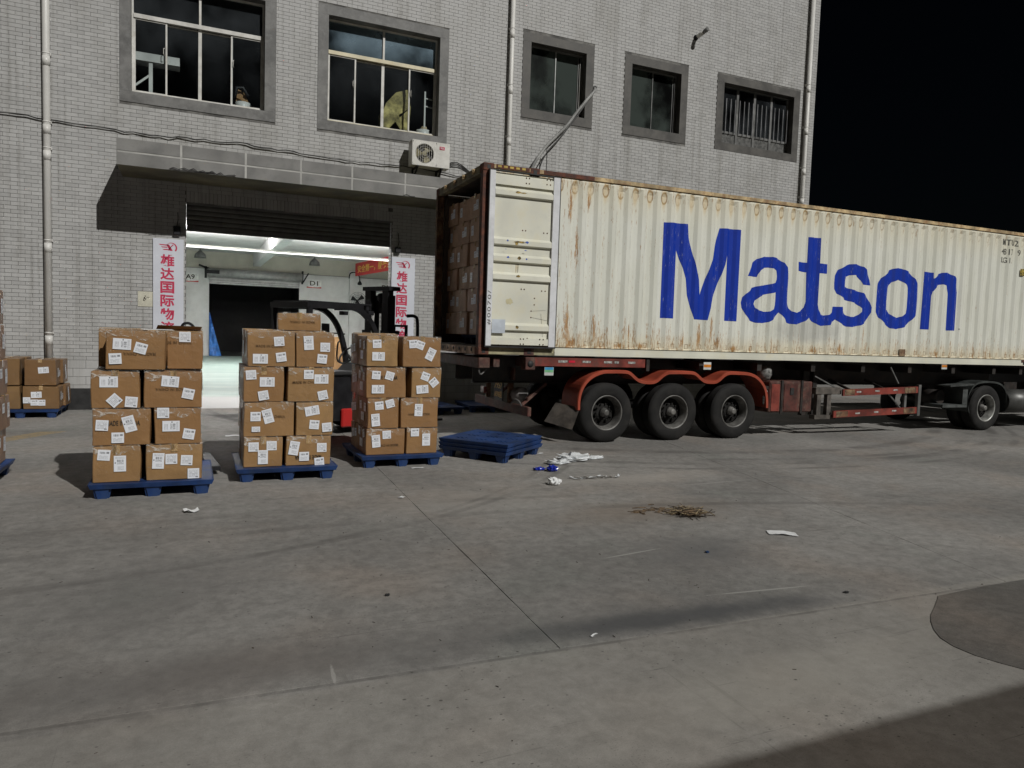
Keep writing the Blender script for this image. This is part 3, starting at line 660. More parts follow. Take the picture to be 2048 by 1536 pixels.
m = MB(); m.box(8.7, 9.3, YB-.25, YB-.005, 0, 5.2); m.build('pillar', M_WHITEW, bld, world=True)
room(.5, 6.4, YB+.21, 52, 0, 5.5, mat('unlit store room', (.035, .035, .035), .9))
# inner roller door
r_ = MB(); r_.tube([(.9, YB-.2, 4.62), (5.95, YB-.2, 4.62)], .26, 20); ir = r_.build('inner_roller_door', M_SHUT2, bld, world=True)
for i in range(4):
    s_ = MB(); s_.box(.98, 5.84, YB-.06-.02*(i % 2), YB-.02, 4.02+i*.1, 4.105+i*.1); s_.build('slat', M_SHUT2, ir, world=True)
s_ = MB(); s_.bar((.8, YB-.3, 4.3), (.8, YB-.3, 4.95), .12, .1); s_.bar((.45, YB-.3, 5.0), (1.3, YB-.3, 4.7), .1, .1); s_.box(.85, 1.5, YB-.5, YB-.3, 4.55, 4.75); s_.build('winch', M_FORKB, ir, world=True)
s_ = MB(); s_.bar((5.95, YB-.3, 4.25), (5.97, YB-.3, 5.0), .1, .1); s_.bar((6.0, YB-.3, 4.35), (6.3, YB-.3, 4.9), .07, .07); s_.build('end_bracket', M_FORKB, ir, world=True)
# ---- opposite building behind the viewer (its added awning casts the shade in the near corner)
ob = thing('opposite_warehouse', 'plain pale warehouse across the yard that shades the near right corner', 'building')
m = MB(); m.box(1.6, 46, -22, -7.15, 0, 4.5); m.build('wall', mat('pale render', (.5, .49, .46), .85, var=.1), ob, world=True)
m = MB(); m.box(1.55, 46.05, -22.05, -7.1, 4.505, 4.57); m.build('roof_edge', M_FASC, ob, world=True)
for k in range(5):
    f = MB(); f.box(5+k*8, 8+k*8, -7.14, -7.10, 2.6, 4.4); f.build('window', M_GLASSF, ob, world=True)
aw = thing('added_awning', 'translucent corrugated plastic awning of the warehouse across the yard', 'awning')  # added out of view; sheet tint sets how dark the near corner falls
m = MB(); xk = -6.0; k = 0
while xk < 42:
    m.quad([(xk, -7.12, 4.0+.006*(k % 2)), (xk+.15, -7.12, 4.0+.006*((k+1) % 2)), (xk+.15, -2.28, 4.0+.006*((k+1) % 2)), (xk, -2.28, 4.0+.006*(k % 2))]); xk += .15; k += 1
def sheetmat():
    n = NT('smoked translucent sheet'); t_ = n.t; a = t_.nodes.new('ShaderNodeBsdfTransparent'); a.inputs[0].default_value = (.42, .385, .36, 1)
    d_ = t_.nodes.new('ShaderNodeBsdfTranslucent'); d_.inputs[0].default_value = (.5, .46, .43, 1); x_ = t_.nodes.new('ShaderNodeMixShader'); x_.inputs[0].default_value = .35
    t_.links.new(a.outputs[0], x_.inputs[1]); t_.links.new(d_.outputs[0], x_.inputs[2]); t_.links.new(x_.outputs[0], t_.nodes['Material Output'].inputs[0]); return n.m
m.build('roof_sheet', sheetmat(), aw, world=True, fixn=False)
for k in range(9):
    b = MB(); b.box(-5.9+k*6, -5.8+k*6, -7.0, -2.35, 3.90, 3.985); b.build('rafter', M_FORKB if False else M_ALUG, aw, world=True)
# ================================================================== THINGS ON THE FACADE
def downpipe(x, z0, z1, rr, couplings, label):
    t = thing('downpipe', label, 'drainpipe', (x, FY-.10, z0), group='white downpipes on the facade')
    p = MB(); p.tube([(0, 0, 0), (0, 0, z1-z0)], rr, 20); p.build('pipe', M_PVC, t)
    for cz in couplings:
        c_ = MB(); c_.tube([(0, 0, cz-z0-.09), (0, 0, cz-z0+.09)], rr*1.045, 20); c_.build('coupling', M_PVC, t)
    for cz in couplings:
        b = MB(); b.tube([(0, 0, cz-z0+.13), (0, 0, cz-z0+.155)], rr*1.04, 14); b.box(-rr*1.15, rr*1.15, rr*.3, .09, cz-z0+.12, cz-z0+.165); b.build('bracket', M_PVC, t)
    return t
downpipe(-2.46, .0, 13.4, .063, (1.35, 3.1, 4.82, 5.3, 6.55, 9.3), 'leftmost white drainpipe running down the tiled wall beside the background cartons')
downpipe(6.98, .0, 13.4, .055, (3.1, 6.35, 7.55, 8.85), 'middle white drainpipe between the second and third windows')
downpipe(16.36, .0, 13.4, .062, (3.1, 5.9, 6.75, 7.9, 9.1), 'rightmost white drainpipe at the corner of the building')
# sagging cable
pts = []; rnd = random.Random(3); x = -5.5
while x < 9.5:
    z = 5.485 if x < 2 else 5.485-.012*(x-2)*1.2
    pts.append((x, FY-.05+rnd.uniform(-.01, .01), z+rnd.uniform(-.022, .018)+.03*math.sin(x*1.7))); x += .16
m = MB(); m.tube(pts, [.008+.006*rnd.random() for _ in pts], 6)
tag(m.build('wall_cable', M_CABLE), 'black bundled cable strung along the tiled wall above the canopy', 'cable')
m = MB(); cp = [(-.35, 4.57), (-.28, 4.6), (-.2, 4.575), (-.1, 4.61), (-.02, 4.58), (.06, 4.62), (.13, 4.57), (.22, 4.6), (.3, 4.565), (.38, 4.61), (.46, 4.56), (.53, 4.60), (.6, 4.55), (.68, 4.57), (.8, 4.585)]
m.tube([(a, CY-.035, KZ(b)) for a, b in cp], .008, 6); m.tube([(a+.05, CY-.03, KZ(4.552+.004*i)) for i, (a, b) in enumerate(cp[:10])], .007, 6)
tag(m.build('loose_wire', M_CABLE), 'tangle of loose black wire along the lower left edge of the canopy', 'wire')
m = MB(); m.tube([(4.11, CY-.03, KZ(4.56)), (4.18, CY-.05, KZ(4.575)), (4.26, CY-.04, KZ(4.55)), (4.36, CY-.03, KZ(4.56))], .011, 6)
tag(m.build('loose_wire', M_CABLE), 'short scrap of black wire on the canopy edge near the container', 'wire')
# air conditioner
ac = thing('air_conditioner', 'white outdoor air conditioning unit on brackets above the canopy', 'air conditioner', (4.50, 15.93, 5.45))
w_, h_, d_ = .875, .55, .30
m = MB(); cxx, czz, rr = .29, .275, .215
seg = 40
ring = [(cxx+rr*math.cos(2*PI*i/seg), czz+rr*math.sin(2*PI*i/seg)) for i in range(seg)]
sq = []
for i in range(seg):
    a = 2*PI*i/seg; dx, dz = math.cos(a), math.sin(a); t_ = min((.275 if dx > 0 else .275)/max(abs(dx), 1e-6), .26/max(abs(dz), 1e-6)); sq.append((cxx+dx*t_, czz+dz*t_))
for i in range(seg):
    j = (i+1) % seg; m.quad([(ring[i][0], 0, ring[i][1]), (ring[j][0], 0, ring[j][1]), (sq[j][0], 0, sq[j][1]), (sq[i][0], 0, sq[i][1])])
    m.quad([(ring[i][0], 0, ring[i][1]), (ring[i][0], .1, ring[i][1]), (ring[j][0], .1, ring[j][1]), (ring[j][0], 0, ring[j][1])])
m.box(.566, w_, -.001, .02, 0, h_); m.box(0, .014, -.001, .02, 0, h_); m.box(.014, .566, -.001, .02, h_-.014, h_); m.box(.014, .566, -.001, .02, 0, .014)
m.box(0, w_, .021, d_, h_-.01, h_); m.box(0, w_, .021, d_, 0, .01); m.box(w_-.01, w_, .021, d_, .011, h_-.011); m.box(0, .01, .021, d_, .011, h_-.011); m.box(.011, w_-.011, d_-.02, d_, .011, h_-.011)
m.build('casing', M_ACW, ac, fixn=True)
b = MB(); b.box(.02, .56, .12, .14, .02, .53); b.build('back_plate', M_DARK, ac)
fan = MB()
for k in range(3):
    a0 = 2*PI*k/3+.5
    for i in range(5):
        a, a2 = a0+i*.2, a0+(i+1)*.2
        fan.quad([(cxx+.05*math.cos(a), .07-.01*i, czz+.05*math.sin(a)), (cxx+.19*math.cos(a), .05+.012*i, czz+.19*math.sin(a)), (cxx+.19*math.cos(a2), .05+.012*(i+1), czz+.19*math.sin(a2)), (cxx+.05*math.cos(a2), .07-.01*(i+1), czz+.05*math.sin(a2))])
fan.lathe([(.055, 0), (.055, .05), (.03, .06), (0, .06)], 16, Matrix.Translation((cxx, .08, czz)) @ FRONT)
fan.build('fan_blades', mat('yellowed fan plastic', (.30, .27, .16), .5), ac, fixn=False)
gr = MB()
for k in range(9):
    x_ = cxx-.2+k*.05; hh = math.sqrt(max(0, .21**2-(x_-cxx)**2)); gr.box(x_-.0025, x_+.0025, -.012, -.006, czz-hh, czz+hh)
for k in range(1, 5): gr.tube([(cxx+.052*k*math.cos(2*PI*i/24), -.009, czz+.052*k*math.sin(2*PI*i/24)) for i in range(25)], .0025, 5, caps=False)
gr.build('grille', M_ACW, ac)
b = MB(); b.box(.63, .75, -.006, -.0015, .395, .465); bd = b.build('badge', mat('red badge', (.45, .02, .06), .4), ac)
link('badge_lettering', fit_text(text_mesh('TCL', .06, .002), .085, .035), ac, M_WHITE, Matrix.Translation((.69, -.0075, .43)) @ FRONT)
for x_ in (.12, .68):
    b = MB(); b.box(x_, x_+.04, -.02, d_+.145, -.035, -.004); b.box(x_, x_+.04, d_+.125, d_+.15, -.3, -.036); b.bar((x_+.02, .05, -.035), (x_+.02, d_+.13, -.28), .03, .03); b.build('bracket', M_FORKB, ac)
for k in range(4):
    b = MB(); o_ = k*.022; b.tube([(w_, .15, .12-o_), (w_+.07, .1, .17-o_*1.5), (w_+.2, .08, .19-o_*1.7), (w_+.34, .1, .14-o_*1.3), (w_+.5, .15, .06-o_), (w_+.8, .25, -.12-o_), (w_+1.2, .38, -.3-o_)], .011+.004*(k % 2), 7); b.build('pipe', M_CABLE, ac)
# wall camera
cc_ = thing('wall_camera', 'small grey security camera bracketed high on the wall between drainpipes', 'camera', (12.36, FY, 9.84))
b = MB(); b.lathe([(.07, 0), (.07, .03), (.03, .05), (.03, .12), (0, .12)], 14, FRONT); b.build('mount', M_FORKB, cc_)
b = MB(); b.tube([(0, -.1, 0), (.03, -.3, .05)], .055, 12); b.build('body', M_ACW, cc_)
b = MB(); b.tube([(.03, -.3, .05), (.07, -.42, .1)], [.05, .062], 12); b.build('hood', M_ALUG, cc_)
# drain hose out of the wall
hole = MB(); hole.tube([(9.33, FY-.03, 8.03), (9.33, FY-.009, 8.03)], .05, 12)
hs = thing('drain_hose', 'grey flexible hose sloping from a wall hole down behind the container roof', 'hose')
b = MB(); hp = [(9.33, FY+.05, 8.02), (9.31, FY-.06, 7.98), (9.22, FY-.12, 7.86), (8.98, FY-.15, 7.58), (8.72, FY-.16, 7.25), (8.5, FY-.16, 6.95), (8.25, FY-.15, 6.68), (8.0, FY-.14, 6.42), (7.8, FY-.14, 6.15), (7.62, FY-.14, 5.85), (7.5, FY-.14, 5.4), (7.46, FY-.14, 4.6)]
def smoothp(p, n=4):
    out = []
    for i in range(len(p)-1):
        p0, p1, p2, p3 = [Vector(p[max(0, min(len(p)-1, j))]) for j in (i-1, i, i+1, i+2)]
        for k in range(n):
            t = k/n; out.append(.5*((2*p1)+(-p0+p2)*t+(2*p0-5*p1+4*p2-p3)*t*t+(-p0+3*p1-3*p2+p3)*t**3))
    out.append(Vector(p[-1])); return out
b.tube(smoothp(hp), .038, 10); b.build('hose', mat('grey hose', (.30, .30, .29), .6, var=.2), hs, world=True)
b = MB(); b.tube(smoothp([(9.28, FY-.1, 7.92), (8.75, FY-.2, 7.2), (8.3, FY-.22, 6.62), (7.95, FY-.2, 6.2), (7.75, FY-.2, 5.7), (7.7, FY-.2, 4.6)]), .015, 6); b.build('cable', M_CABLE, hs, world=True)
b = MB(); b.tube(smoothp([(7.95, FY-.2, 6.28), (7.93, FY-.25, 5.9), (7.9, FY-.28, 5.4), (7.88, FY-.28, 4.6)]), .01, 6); b.build('drop_wire', M_CABLE, hs, world=True)
hole.build('hole_collar', M_CABLE, hs, world=True)
# sign boards
def sign(x0, x1, ztop, zbot, cxo, label):
    t = thing('sign_board', label, 'sign', ((x0+x1)/2, FY, zbot), group='crimson lettered boards beside the doorway')
    W = x1-x0; H = ztop-zbot
    b = MB(); b.box(-W/2, W/2, -.045, -.012, 0, H); b.build('board', M_SIGNW, t)
    Y = -.0465
    lg = MB(); zc_ = H-.165
    def arc(cx, cz, r1, r2, a0, a1, n=18, sx=1, taper=True):
        for i in range(n):
            a, b_ = a0+(a1-a0)*i/n, a0+(a1-a0)*(i+1)/n
            f0 = math.sin(PI*(i/n)*.5) if taper else 1; f1 = math.sin(PI*((i+1)/n)*.5) if taper else 1
            ra, rb = r2-(r2-r1)*f0, r2-(r2-r1)*f1
            lg.quad([(cx+ra*math.cos(a), Y, cz+ra*math.sin(a)), (cx+r2*math.cos(a), Y, cz+r2*math.sin(a)), (cx+r2*math.cos(b_), Y, cz+r2*math.sin(b_)), (cx+rb*math.cos(b_), Y, cz+rb*math.sin(b_))])
    arc(cxo+.075, zc_-.01, .075, .105, R(150), R(-40))
    for (a, b_, c_, d) in (((-.16, .055), (.03, .05), (.01, .028), (-.13, .035)), ((-.12, .005), (.0, .01), (.0, -.012), (-.09, -.012)), ((-.09, -.045), (.0, -.035), (.02, -.058), (-.065, -.06)),
                         ((-.02, .055), (.03, .055), (.1, -.07), (.045, -.07)), ((.09, .055), (.12, .055), (.03, -.02), (-.0, -.068)), ((.01, -.06), (.03, -.07), (.06, -.02), (.05, .0))):
        lg.quad([(cxo+a[0], Y, zc_+a[1]), (cxo+b_[0], Y, zc_+b_[1]), (cxo+c_[0], Y, zc_+c_[1]), (cxo+d[0], Y, zc_+d[1])])
    lg.build('logo', M_SIGNR, t, fixn=False)
    for i, ch in enumerate('雄达国际物流'):
        link('character', fit_text(text_mesh(ch, .27, .0075), .255, .24), t, M_SIGNR, Matrix.Translation((cxo, Y-.001, H-.43-.27*i)) @ FRONT)
    return t
sign(-.675, -.115, 3.445, .75, -.02, 'pale board with crimson Chinese lettering left of the doorway')
sign(4.205, 4.75, 3.425, .75, -.03, 'pale board with crimson Chinese lettering right of the doorway, behind the forklift mast')
t = thing('paper_notice', 'cream paper notice with a black scrawl on the wall left of the sign board', 'notice', (-.81, FY-.013, 2.07))
b = MB(); b.box(-.14, .135, -.004, 0, 0, .30); b.build('sheet', mat('cream paper', (.56, .54, .44), .7, var=.1), t)
b = MB()
for seg_ in (((-.04, .13), (-.02, .19)), ((-.02, .19), (-.005, .13)), ((-.045, .12), (-.01, .115)), ((-.01, .22), (0, .2)), ((.02, .19), (.035, .18)), ((.05, .18), (.07, .185)), ((.0, .16), (.012, .15))):
    b.bar((seg_[0][0], -.0055, seg_[0][1]), (seg_[1][0], -.0055, seg_[1][1]), .002, .013)
b.build('scrawl', M_INK, t)
t = thing('wall_box', 'small dark junction box on the wall above the left sign board', 'box', (-.24, FY-.013, 3.54)); b = MB(); b.box(-.065, .065, -.08, 0, 0, .17, bev=.008); b.build('case', M_FORKB, t); b = MB(); b.tube([(0, -.04, .17), (.02, -.03, .3), (.015, -.02, .45)], .008, 6); b.build('lead', M_CABLE, t)
t = thing('wall_box', 'dark sensor box on the wall above the right sign board', 'box', (4.33, FY-.013, 3.52)); b = MB(); b.box(-.06, .06, -.09, 0, 0, .13, bev=.008); b.build('case', M_FORKB, t); b = MB(); b.tube([(0, -.04, .13), (.03, -.03, .25), (.01, -.02, .45)], .008, 6); b.build('lead', M_CABLE, t)
# things seen through the first-floor windows
t = thing('trestle', 'white trestle table end standing inside the upper left window', 'table', (-.95, 16.76, 6.0))
b = MB(); b.box(-.1, .75, -.05, .3, .98, 1.14); b.build('top', M_ACW, t); b = MB(); b.bar((.22, 0, .2), (.22, 0, .98), .07, .05); b.build('leg', M_ACW, t); b = MB(); b.bar((-.1, 0, .45), (.2, 0, .72), .04, .04); b.build('brace', M_ACW, t)
t = thing('parts_tub', 'pale tub topped with folded brown cardboard inside upper left window', 'tub', (1.02, 16.82, 6.25))
b = MB(); b.lathe([(.13, 0), (.15, .22), (.14, .22)], 18); b.build('tub', M_ACW, t)
b = MB(); b.quad([(-.14, 0, .2), (.12, -.05, .22), (.02, .05, .46), (-.1, .02, .5)]); b.quad([(-.16, 0, .33), (-.02, -.08, .25), (.02, .02, .45), (-.08, .05, .5)]); b.build('cardboard', M_CARD, t, fixn=False)
b = MB(); b.tube([(-.16, -.06, .3), (-.12, -.08, .5), (.0, -.06, .52), (.1, -.06, .36)], .03, 8); b.build('strap', M_BLK, t)
t = thing('machine_cover', 'yellow fabric machine cover inside the upper right of the two large windows', 'cover', (4.35, 16.98, 5.97))
b = MB()
prof = [(-.35, .2), (-.33, .75), (-.22, 1.02), (0, 1.28), (.25, 1.36), (.36, 1.0), (.3, .2)]
for i, (a, c_) in enumerate(zip(prof, prof[1:])):
        b.quad([(a[0], -.12-.05*math.sin(i*2), a[1]), (c_[0], -.12-.05*math.sin(i*2+2), c_[1]), (c_[0], .2, c_[1]), (a[0], .2, a[1])]); b.quad([(a[0], -.12-.05*math.sin(i*2), a[1]), (c_[0], -.12-.05*math.sin(i*2+2), c_[1]), (.05, -.2, .75), (-.02, -.17, .6)])
b.build('fabric', mat('yellow tarpaulin cloth', (.5, .42, .16), .8, var=.35, scale=4, dirt=(.12, .1, .05), damt=.8, dscale=3), t, fixn=False)
t = thing('wall_rack', 'thin white rack post with two pegs inside the right large window', 'rack', (5.02, 16.8, 6.0))
b = MB(); b.bar((0, 0, .1), (0, 0, 1.35), .035, .035); b.build('post', M_ACW, t)
for z_ in (1.02, 1.2): b = MB(); b.bar((0, 0, z_), (.18, 0, z_-.02), .025, .025); b.build('peg', M_ACW, t)
t = thing('bucket', 'white bucket with a folded rag on the sill of the right large window', 'bucket', (5.0, 16.82, 6.2))
b = MB(); b.lathe([(.13, 0), (.16, .26), (.15, .26)], 18); b.build('tub', M_ACW, t); b = MB(); b.box(-.05, .1, -.04, .1, .24, .36, bev=.03); b.build('rag', mat('tan rag', (.5, .4, .25)), t)
# ================================================================== INSIDE THE HALL
def lampfit(x, y, z, ln, e, label, rz=0):
    t = thing('tube_light', label, 'light', (x, y, z), rz, group='tube lights on the hall ceiling')
    b = MB(); b.box(-ln/2, ln/2, -.05, .05, .03, .09); b.build('housing', M_ACW, t)
    b = MB(); b.tube([(-ln/2, 0, 0), (ln/2, 0, 0)], .02, 8); b.build('tube', emis('lit tube %g' % x, (1, .97, .96), 2.6), t)
    for sgn, off, fr_ in ((1, 0, 1), (-1, -.31, .34), (-1, .29, .42)):
        la = bpy.data.lights.new('tube light', 'AREA'); la.shape = 'RECTANGLE'; la.size = ln*fr_; la.size_y = .1; la.energy = e*(.5 if sgn > 0 else .75); la.color = (1, .97, .965)
        lo = bpy.data.objects.new('lamp_glow', la); C.objects.link(lo); lo.parent = t; lo.location = (off*ln, 0, -.03 if sgn > 0 else .12); lo.rotation_euler = (0 if sgn > 0 else PI, 0, 0)
lampfit(1.8, 18.6, 4.9, 6, 130, 'long tube light just inside the doorway, hidden above the shutter')
lampfit(3.5, 26, 5.15, 9, 760, 'long tube light across the middle of the hall ceiling')
lampfit(4.0, 33.2, 4.95, 11.5, 1300, 'long bright tube light across the far end of the hall ceiling')
for x_, nm in ((.51, 'grey bell pendant lamp hanging over the left of the inner doorway'), (6.5, 'grey bell pendant lamp hanging over the right of the inner doorway')):
    t = thing('pendant_lamp', nm, 'lamp', (x_, YB-1.2, 5.3), group='bell pendant lamps')
    b = MB(); b.lathe([(.3, 0), (.26, .2), (.12, .34), (.08, .4), (0, .4)], 20); b.build('shade', mat('grey lamp shade', (.17, .17, .165), .5), t); b = MB(); b.tube([(0, 0, .4), (0, 0, .48)], .02, 6); b.build('rod', M_FORKB, t)
def plate(x, z, txt, label):
    t = thing('bay_sign', label, 'sign', (x, YB-.03, z), group='bay number plates')
    b = MB(); b.box(-.42, .42, -.02, 0, -.22, .27); b.build('plate', mat('white plate', (.8, .8, .78), .5), t)
    link('number', fit_text(text_mesh(txt, .3, .006), .46, .27), t, M_INK, Matrix.Translation((0, -.023, .06)) @ FRONT)
    b = MB()
    for i in range(8):
        a, c_ = -.42+.105*i, -.42+.105*(i+1); f = lambda v: -.12-.06*math.sin(PI*(v+.42)/.84*.8+.3)
        b.quad([(a, -.022, -.22), (c_, -.022, -.22), (c_, -.022, f(c_)), (a, -.022, f(a))])
    b.build('red_swoosh', mat('red band', (.5, .03, .02)), t, fixn=False)
plate(.02, 4.28, 'A9', 'white plate reading A9 on the far hall wall, left of inner door')
plate(6.66, 4.3, 'D1', 'white plate reading D1 on the far hall wall, right of inner door')
plate(10.93, 4.3, 'D2', 'white bay plate at the far right, cut off by the door jamb')
t = thing('red_banner', 'red banner with yellow Chinese lettering hanging high inside the hall', 'banner', (8.95, 43.3, 5.0), R(-84))
L_ = 7.2
b = MB(); b.box(0, L_, -.01, .01, -.12, .62); b.build('cloth', mat('red banner cloth', (.55, .03, .035), .7, var=.08), t)
link('lettering', fit_text(text_mesh('安全第一，服务至上', .5, .012), L_*.88, .44), t, mat('yellow banner letters', (.75, .5, .08)), Matrix.Translation((L_/2, -.014, .25)) @ FRONT)
t = thing('wall_fan', 'black caged wall fan on the white pillar behind the forklift', 'fan', (9.1, YB-.75, 3.45))
b = MB()
for k in range(5): b.tube([(.1*(k+1)*math.cos(2*PI*i/24), 0, .1*(k+1)*math.sin(2*PI*i/24)) for i in range(25)], .008, 5, caps=False)
for k in range(12): b.tube([(0, -.05, 0), (.5*math.cos(k*PI/6), 0, .5*math.sin(k*PI/6))], .006, 4)
b.build('cage', M_FORKB, t)
b = MB()
for k in range(3): a = k*2*PI/3+.3; b.quad([(0, .03, 0), (.42*math.cos(a), .0, .42*math.sin(a)), (.42*math.cos(a+.7), .06, .42*math.sin(a+.7)), (.1*math.cos(a+1), .05, .1*math.sin(a+1))])
b.build('blades', M_FORKB, t, fixn=False)
b = MB(); b.tube([(0, .05, 0), (0, .45, -.1)], .06, 8); b.build('arm', M_FORKB, t)
t = thing('swan_neck_lamp', 'black swan-neck lamp on the white pillar in the hall', 'lamp', (8.8, YB-.3, 4.75))
b = MB(); b.tube(smoothp([(-.15, 0, 0), (-.1, -.1, .3), (.15, -.3, .35), (.35, -.4, .15), (.4, -.4, -.15)]), .035, 7); b.build('neck', M_FORKB, t); b = MB(); b.lathe([(.05, .1), (.13, -.02), (.13, -.12), (0, -.14)], 12, Matrix.Translation((.4, -.4, -.25))); b.build('head', M_FORKB, t)
t = thing('blue_tarp', 'blue folded tarpaulin hung at the left edge of the inner doorway', 'tarpaulin', (1.0, YB-.15, 0))
b = MB()
for i in range(9):
    z0, z1 = i*.27, (i+1)*.27; wv = lambda z_: .62*(1-z_/2.43)**1.1+.02
    for k in range(3): b.quad([(wv(z0)*k/3, -.04*math.sin(k*2+i), z0), (wv(z0)*(k+1)/3, -.04*math.sin(k*2+2+i), z0), (wv(z1)*(k+1)/3, -.04*math.sin(k*2+3+i), z1), (wv(z1)*k/3, -.04*math.sin(k*2+1+i), z1)])
b.build('sheet', mat('blue tarpaulin', (.03, .16, .5), .5, var=.2), t, fixn=False)
LETTERS = [[[[3.279,2.299],[3.475,2.307],[3.75,2.307],[3.788,2.09],[3.939,1.7],[4.035,1.385],[4.081,1.115],[4.137,1.279],[4.307,1.74],[4.344,1.981],[4.44,2.298],[4.604,2.305],[4.895,2.305],[4.9,0.69],[4.634,0.692],[4.62,1.854],[4.584,1.674],[4.433,1.282],[4.358,1.079],[4.317,0.893],[4.264,0.688],[3.975,0.692],[3.823,1.094],[3.764,1.369],[3.686,1.558],[3.552,1.852],[3.558,0.69],[3.29,0.689]]],[[[5.092,1.51],[5.134,1.601],[5.188,1.751],[5.288,1.822],[5.44,1.875],[5.653,1.886],[5.746,1.871],[5.92,1.801],[6.002,1.722],[6.032,1.62],[6.045,1.49],[6.038,1.254],[6.052,1.071],[6.093,0.981],[6.174,0.925],[6.279,0.903],[6.381,0.934],[6.453,1.01],[6.48,1.118],[6.462,1.66],[6.259,1.674],[6.249,1.84],[6.466,1.839],[6.463,2.31],[6.766,2.317],[6.773,1.846],[6.983,1.847],[6.988,1.668],[6.775,1.664],[6.776,1.078],[6.806,0.981],[6.871,0.901],[6.954,0.879],[7.085,0.899],[7.147,0.951],[7.168,1.058],[7.414,1.063],[7.437,0.975],[7.503,0.916],[7.627,0.882],[7.734,0.884],[7.853,0.93],[7.917,0.995],[7.92,1.052],[7.87,1.095],[7.718,1.156],[7.586,1.178],[7.463,1.2],[7.406,1.244],[7.258,1.312],[7.191,1.397],[7.174,1.507],[7.185,1.64],[7.25,1.754],[7.422,1.843],[7.539,1.884],[7.713,1.896],[7.909,1.853],[7.992,1.802],[8.029,1.737],[8.095,1.605],[8.124,1.513],[7.906,1.513],[7.856,1.591],[7.709,1.689],[7.558,1.674],[7.47,1.641],[7.446,1.567],[7.448,1.456],[7.503,1.431],[7.704,1.397],[7.939,1.353],[8.056,1.263],[8.134,1.187],[8.174,1.086],[8.168,0.983],[8.107,0.878],[8.008,0.766],[7.918,0.729],[7.706,0.687],[7.553,0.69],[7.443,0.729],[7.334,0.775],[7.263,0.817],[7.185,0.764],[7.131,0.706],[6.897,0.679],[6.807,0.7],[6.672,0.761],[6.591,0.826],[6.516,0.766],[6.398,0.715],[6.296,0.687],[6.14,0.692],[6.071,0.71],[5.996,0.792],[5.867,0.892],[5.791,0.817],[5.729,0.749],[5.632,0.706],[5.501,0.682],[5.337,0.682],[5.204,0.716],[5.083,0.827],[5.01,0.945],[4.991,1.033],[5.014,1.124],[5.074,1.19],[5.158,1.246],[5.211,1.306],[5.323,1.338],[5.533,1.376],[5.664,1.403],[5.738,1.426],[5.775,1.487],[5.778,1.552],[5.747,1.641],[5.677,1.681],[5.56,1.69],[5.462,1.678],[5.383,1.63],[5.332,1.55],[5.314,1.504]],[[5.767,1.253],[5.595,1.218],[5.464,1.191],[5.37,1.135],[5.3,1.08],[5.28,1.021],[5.317,0.952],[5.403,0.905],[5.536,0.888],[5.651,0.902],[5.732,0.945],[5.763,1.018],[5.77,1.11]]],[[[8.825,1.894],[8.941,1.891],[9.132,1.843],[9.334,1.701],[9.408,1.595],[9.445,1.308],[9.436,1.085],[9.419,0.984],[9.276,0.866],[9.132,0.739],[8.904,0.687],[8.718,0.697],[8.573,0.78],[8.38,0.909],[8.31,1.014],[8.298,1.143],[8.309,1.511],[8.325,1.576],[8.398,1.672],[8.553,1.784],[8.609,1.842],[8.712,1.876]],[[8.855,1.667],[8.965,1.641],[9.079,1.587],[9.141,1.514],[9.16,1.404],[9.164,1.128],[9.128,1.016],[9.018,0.945],[8.89,0.912],[8.772,0.935],[8.675,0.986],[8.591,1.07],[8.57,1.21],[8.59,1.483],[8.614,1.544],[8.692,1.608]]],[[[9.571,1.869],[9.848,1.869],[9.854,1.749],[9.904,1.769],[9.994,1.847],[10.105,1.883],[10.268,1.895],[10.475,1.832],[10.545,1.774],[10.563,1.638],[10.595,1.502],[10.606,0.712],[10.346,0.707],[10.328,1.465],[10.285,1.588],[10.247,1.631],[10.146,1.648],[10.033,1.633],[9.971,1.593],[9.853,1.485],[9.83,1.394],[9.828,0.709],[9.562,0.707]]]]
LB1 = {'A4': [['L', -0.607, 1.533, 0.164, 0.111, -3], ['S', -0.443, 1.495, 0.114, 0.105, -15], ['S', -0.667, 1.388, 0.115, 0.106, 3], ['TU', -0.452, 1.439, 0.295, 0.037, 0]], 'B4': [['S', -0.044, 1.615, 0.1, 0.099, 0], ['T', -0.127, 1.557, 0.208, 0.033, 0]], 'A3': [['L', -0.726, 1.157, 0.156, 0.107, 0], ['S', -0.678, 0.973, 0.111, 0.104, 45], ['S', -0.529, 0.957, 0.113, 0.105, -5]], 'B3': [['L', -0.178, 1.163, 0.166, 0.107, -5], ['S', -0.011, 1.038, 0.113, 0.116, -12], ['TU', -0.168, 1.083, 0.292, 0.034, 0]], 'A2': [['S', -0.786, 0.727, 0.109, 0.104, -4], ['P', -0.547, 0.737, 0.106, 0.158, 15], ['S', -0.649, 0.601, 0.109, 0.102, 0], ['TB', -0.6, 0.746, 0.286, 0.048, 0]], 'B2': [['S', -0.243, 0.843, 0.113, 0.11, 0], ['L', -0.17, 0.707, 0.16, 0.105, 0], ['S', -0.004, 0.623, 0.116, 0.112, -10]], 'A1': [['S', -0.771, 0.429, 0.111, 0.105, -6], ['P', -0.631, 0.34, 0.106, 0.159, 0]], 'B1': [['P', -0.287, 0.353, 0.113, 0.162, -3], ['S', -0.167, 0.369, 0.109, 0.105, 0], ['S', -0.024, 0.351, 0.113, 0.106, -3], ['S', 0.04, 0.211, 0.111, 0.104, 0]]}
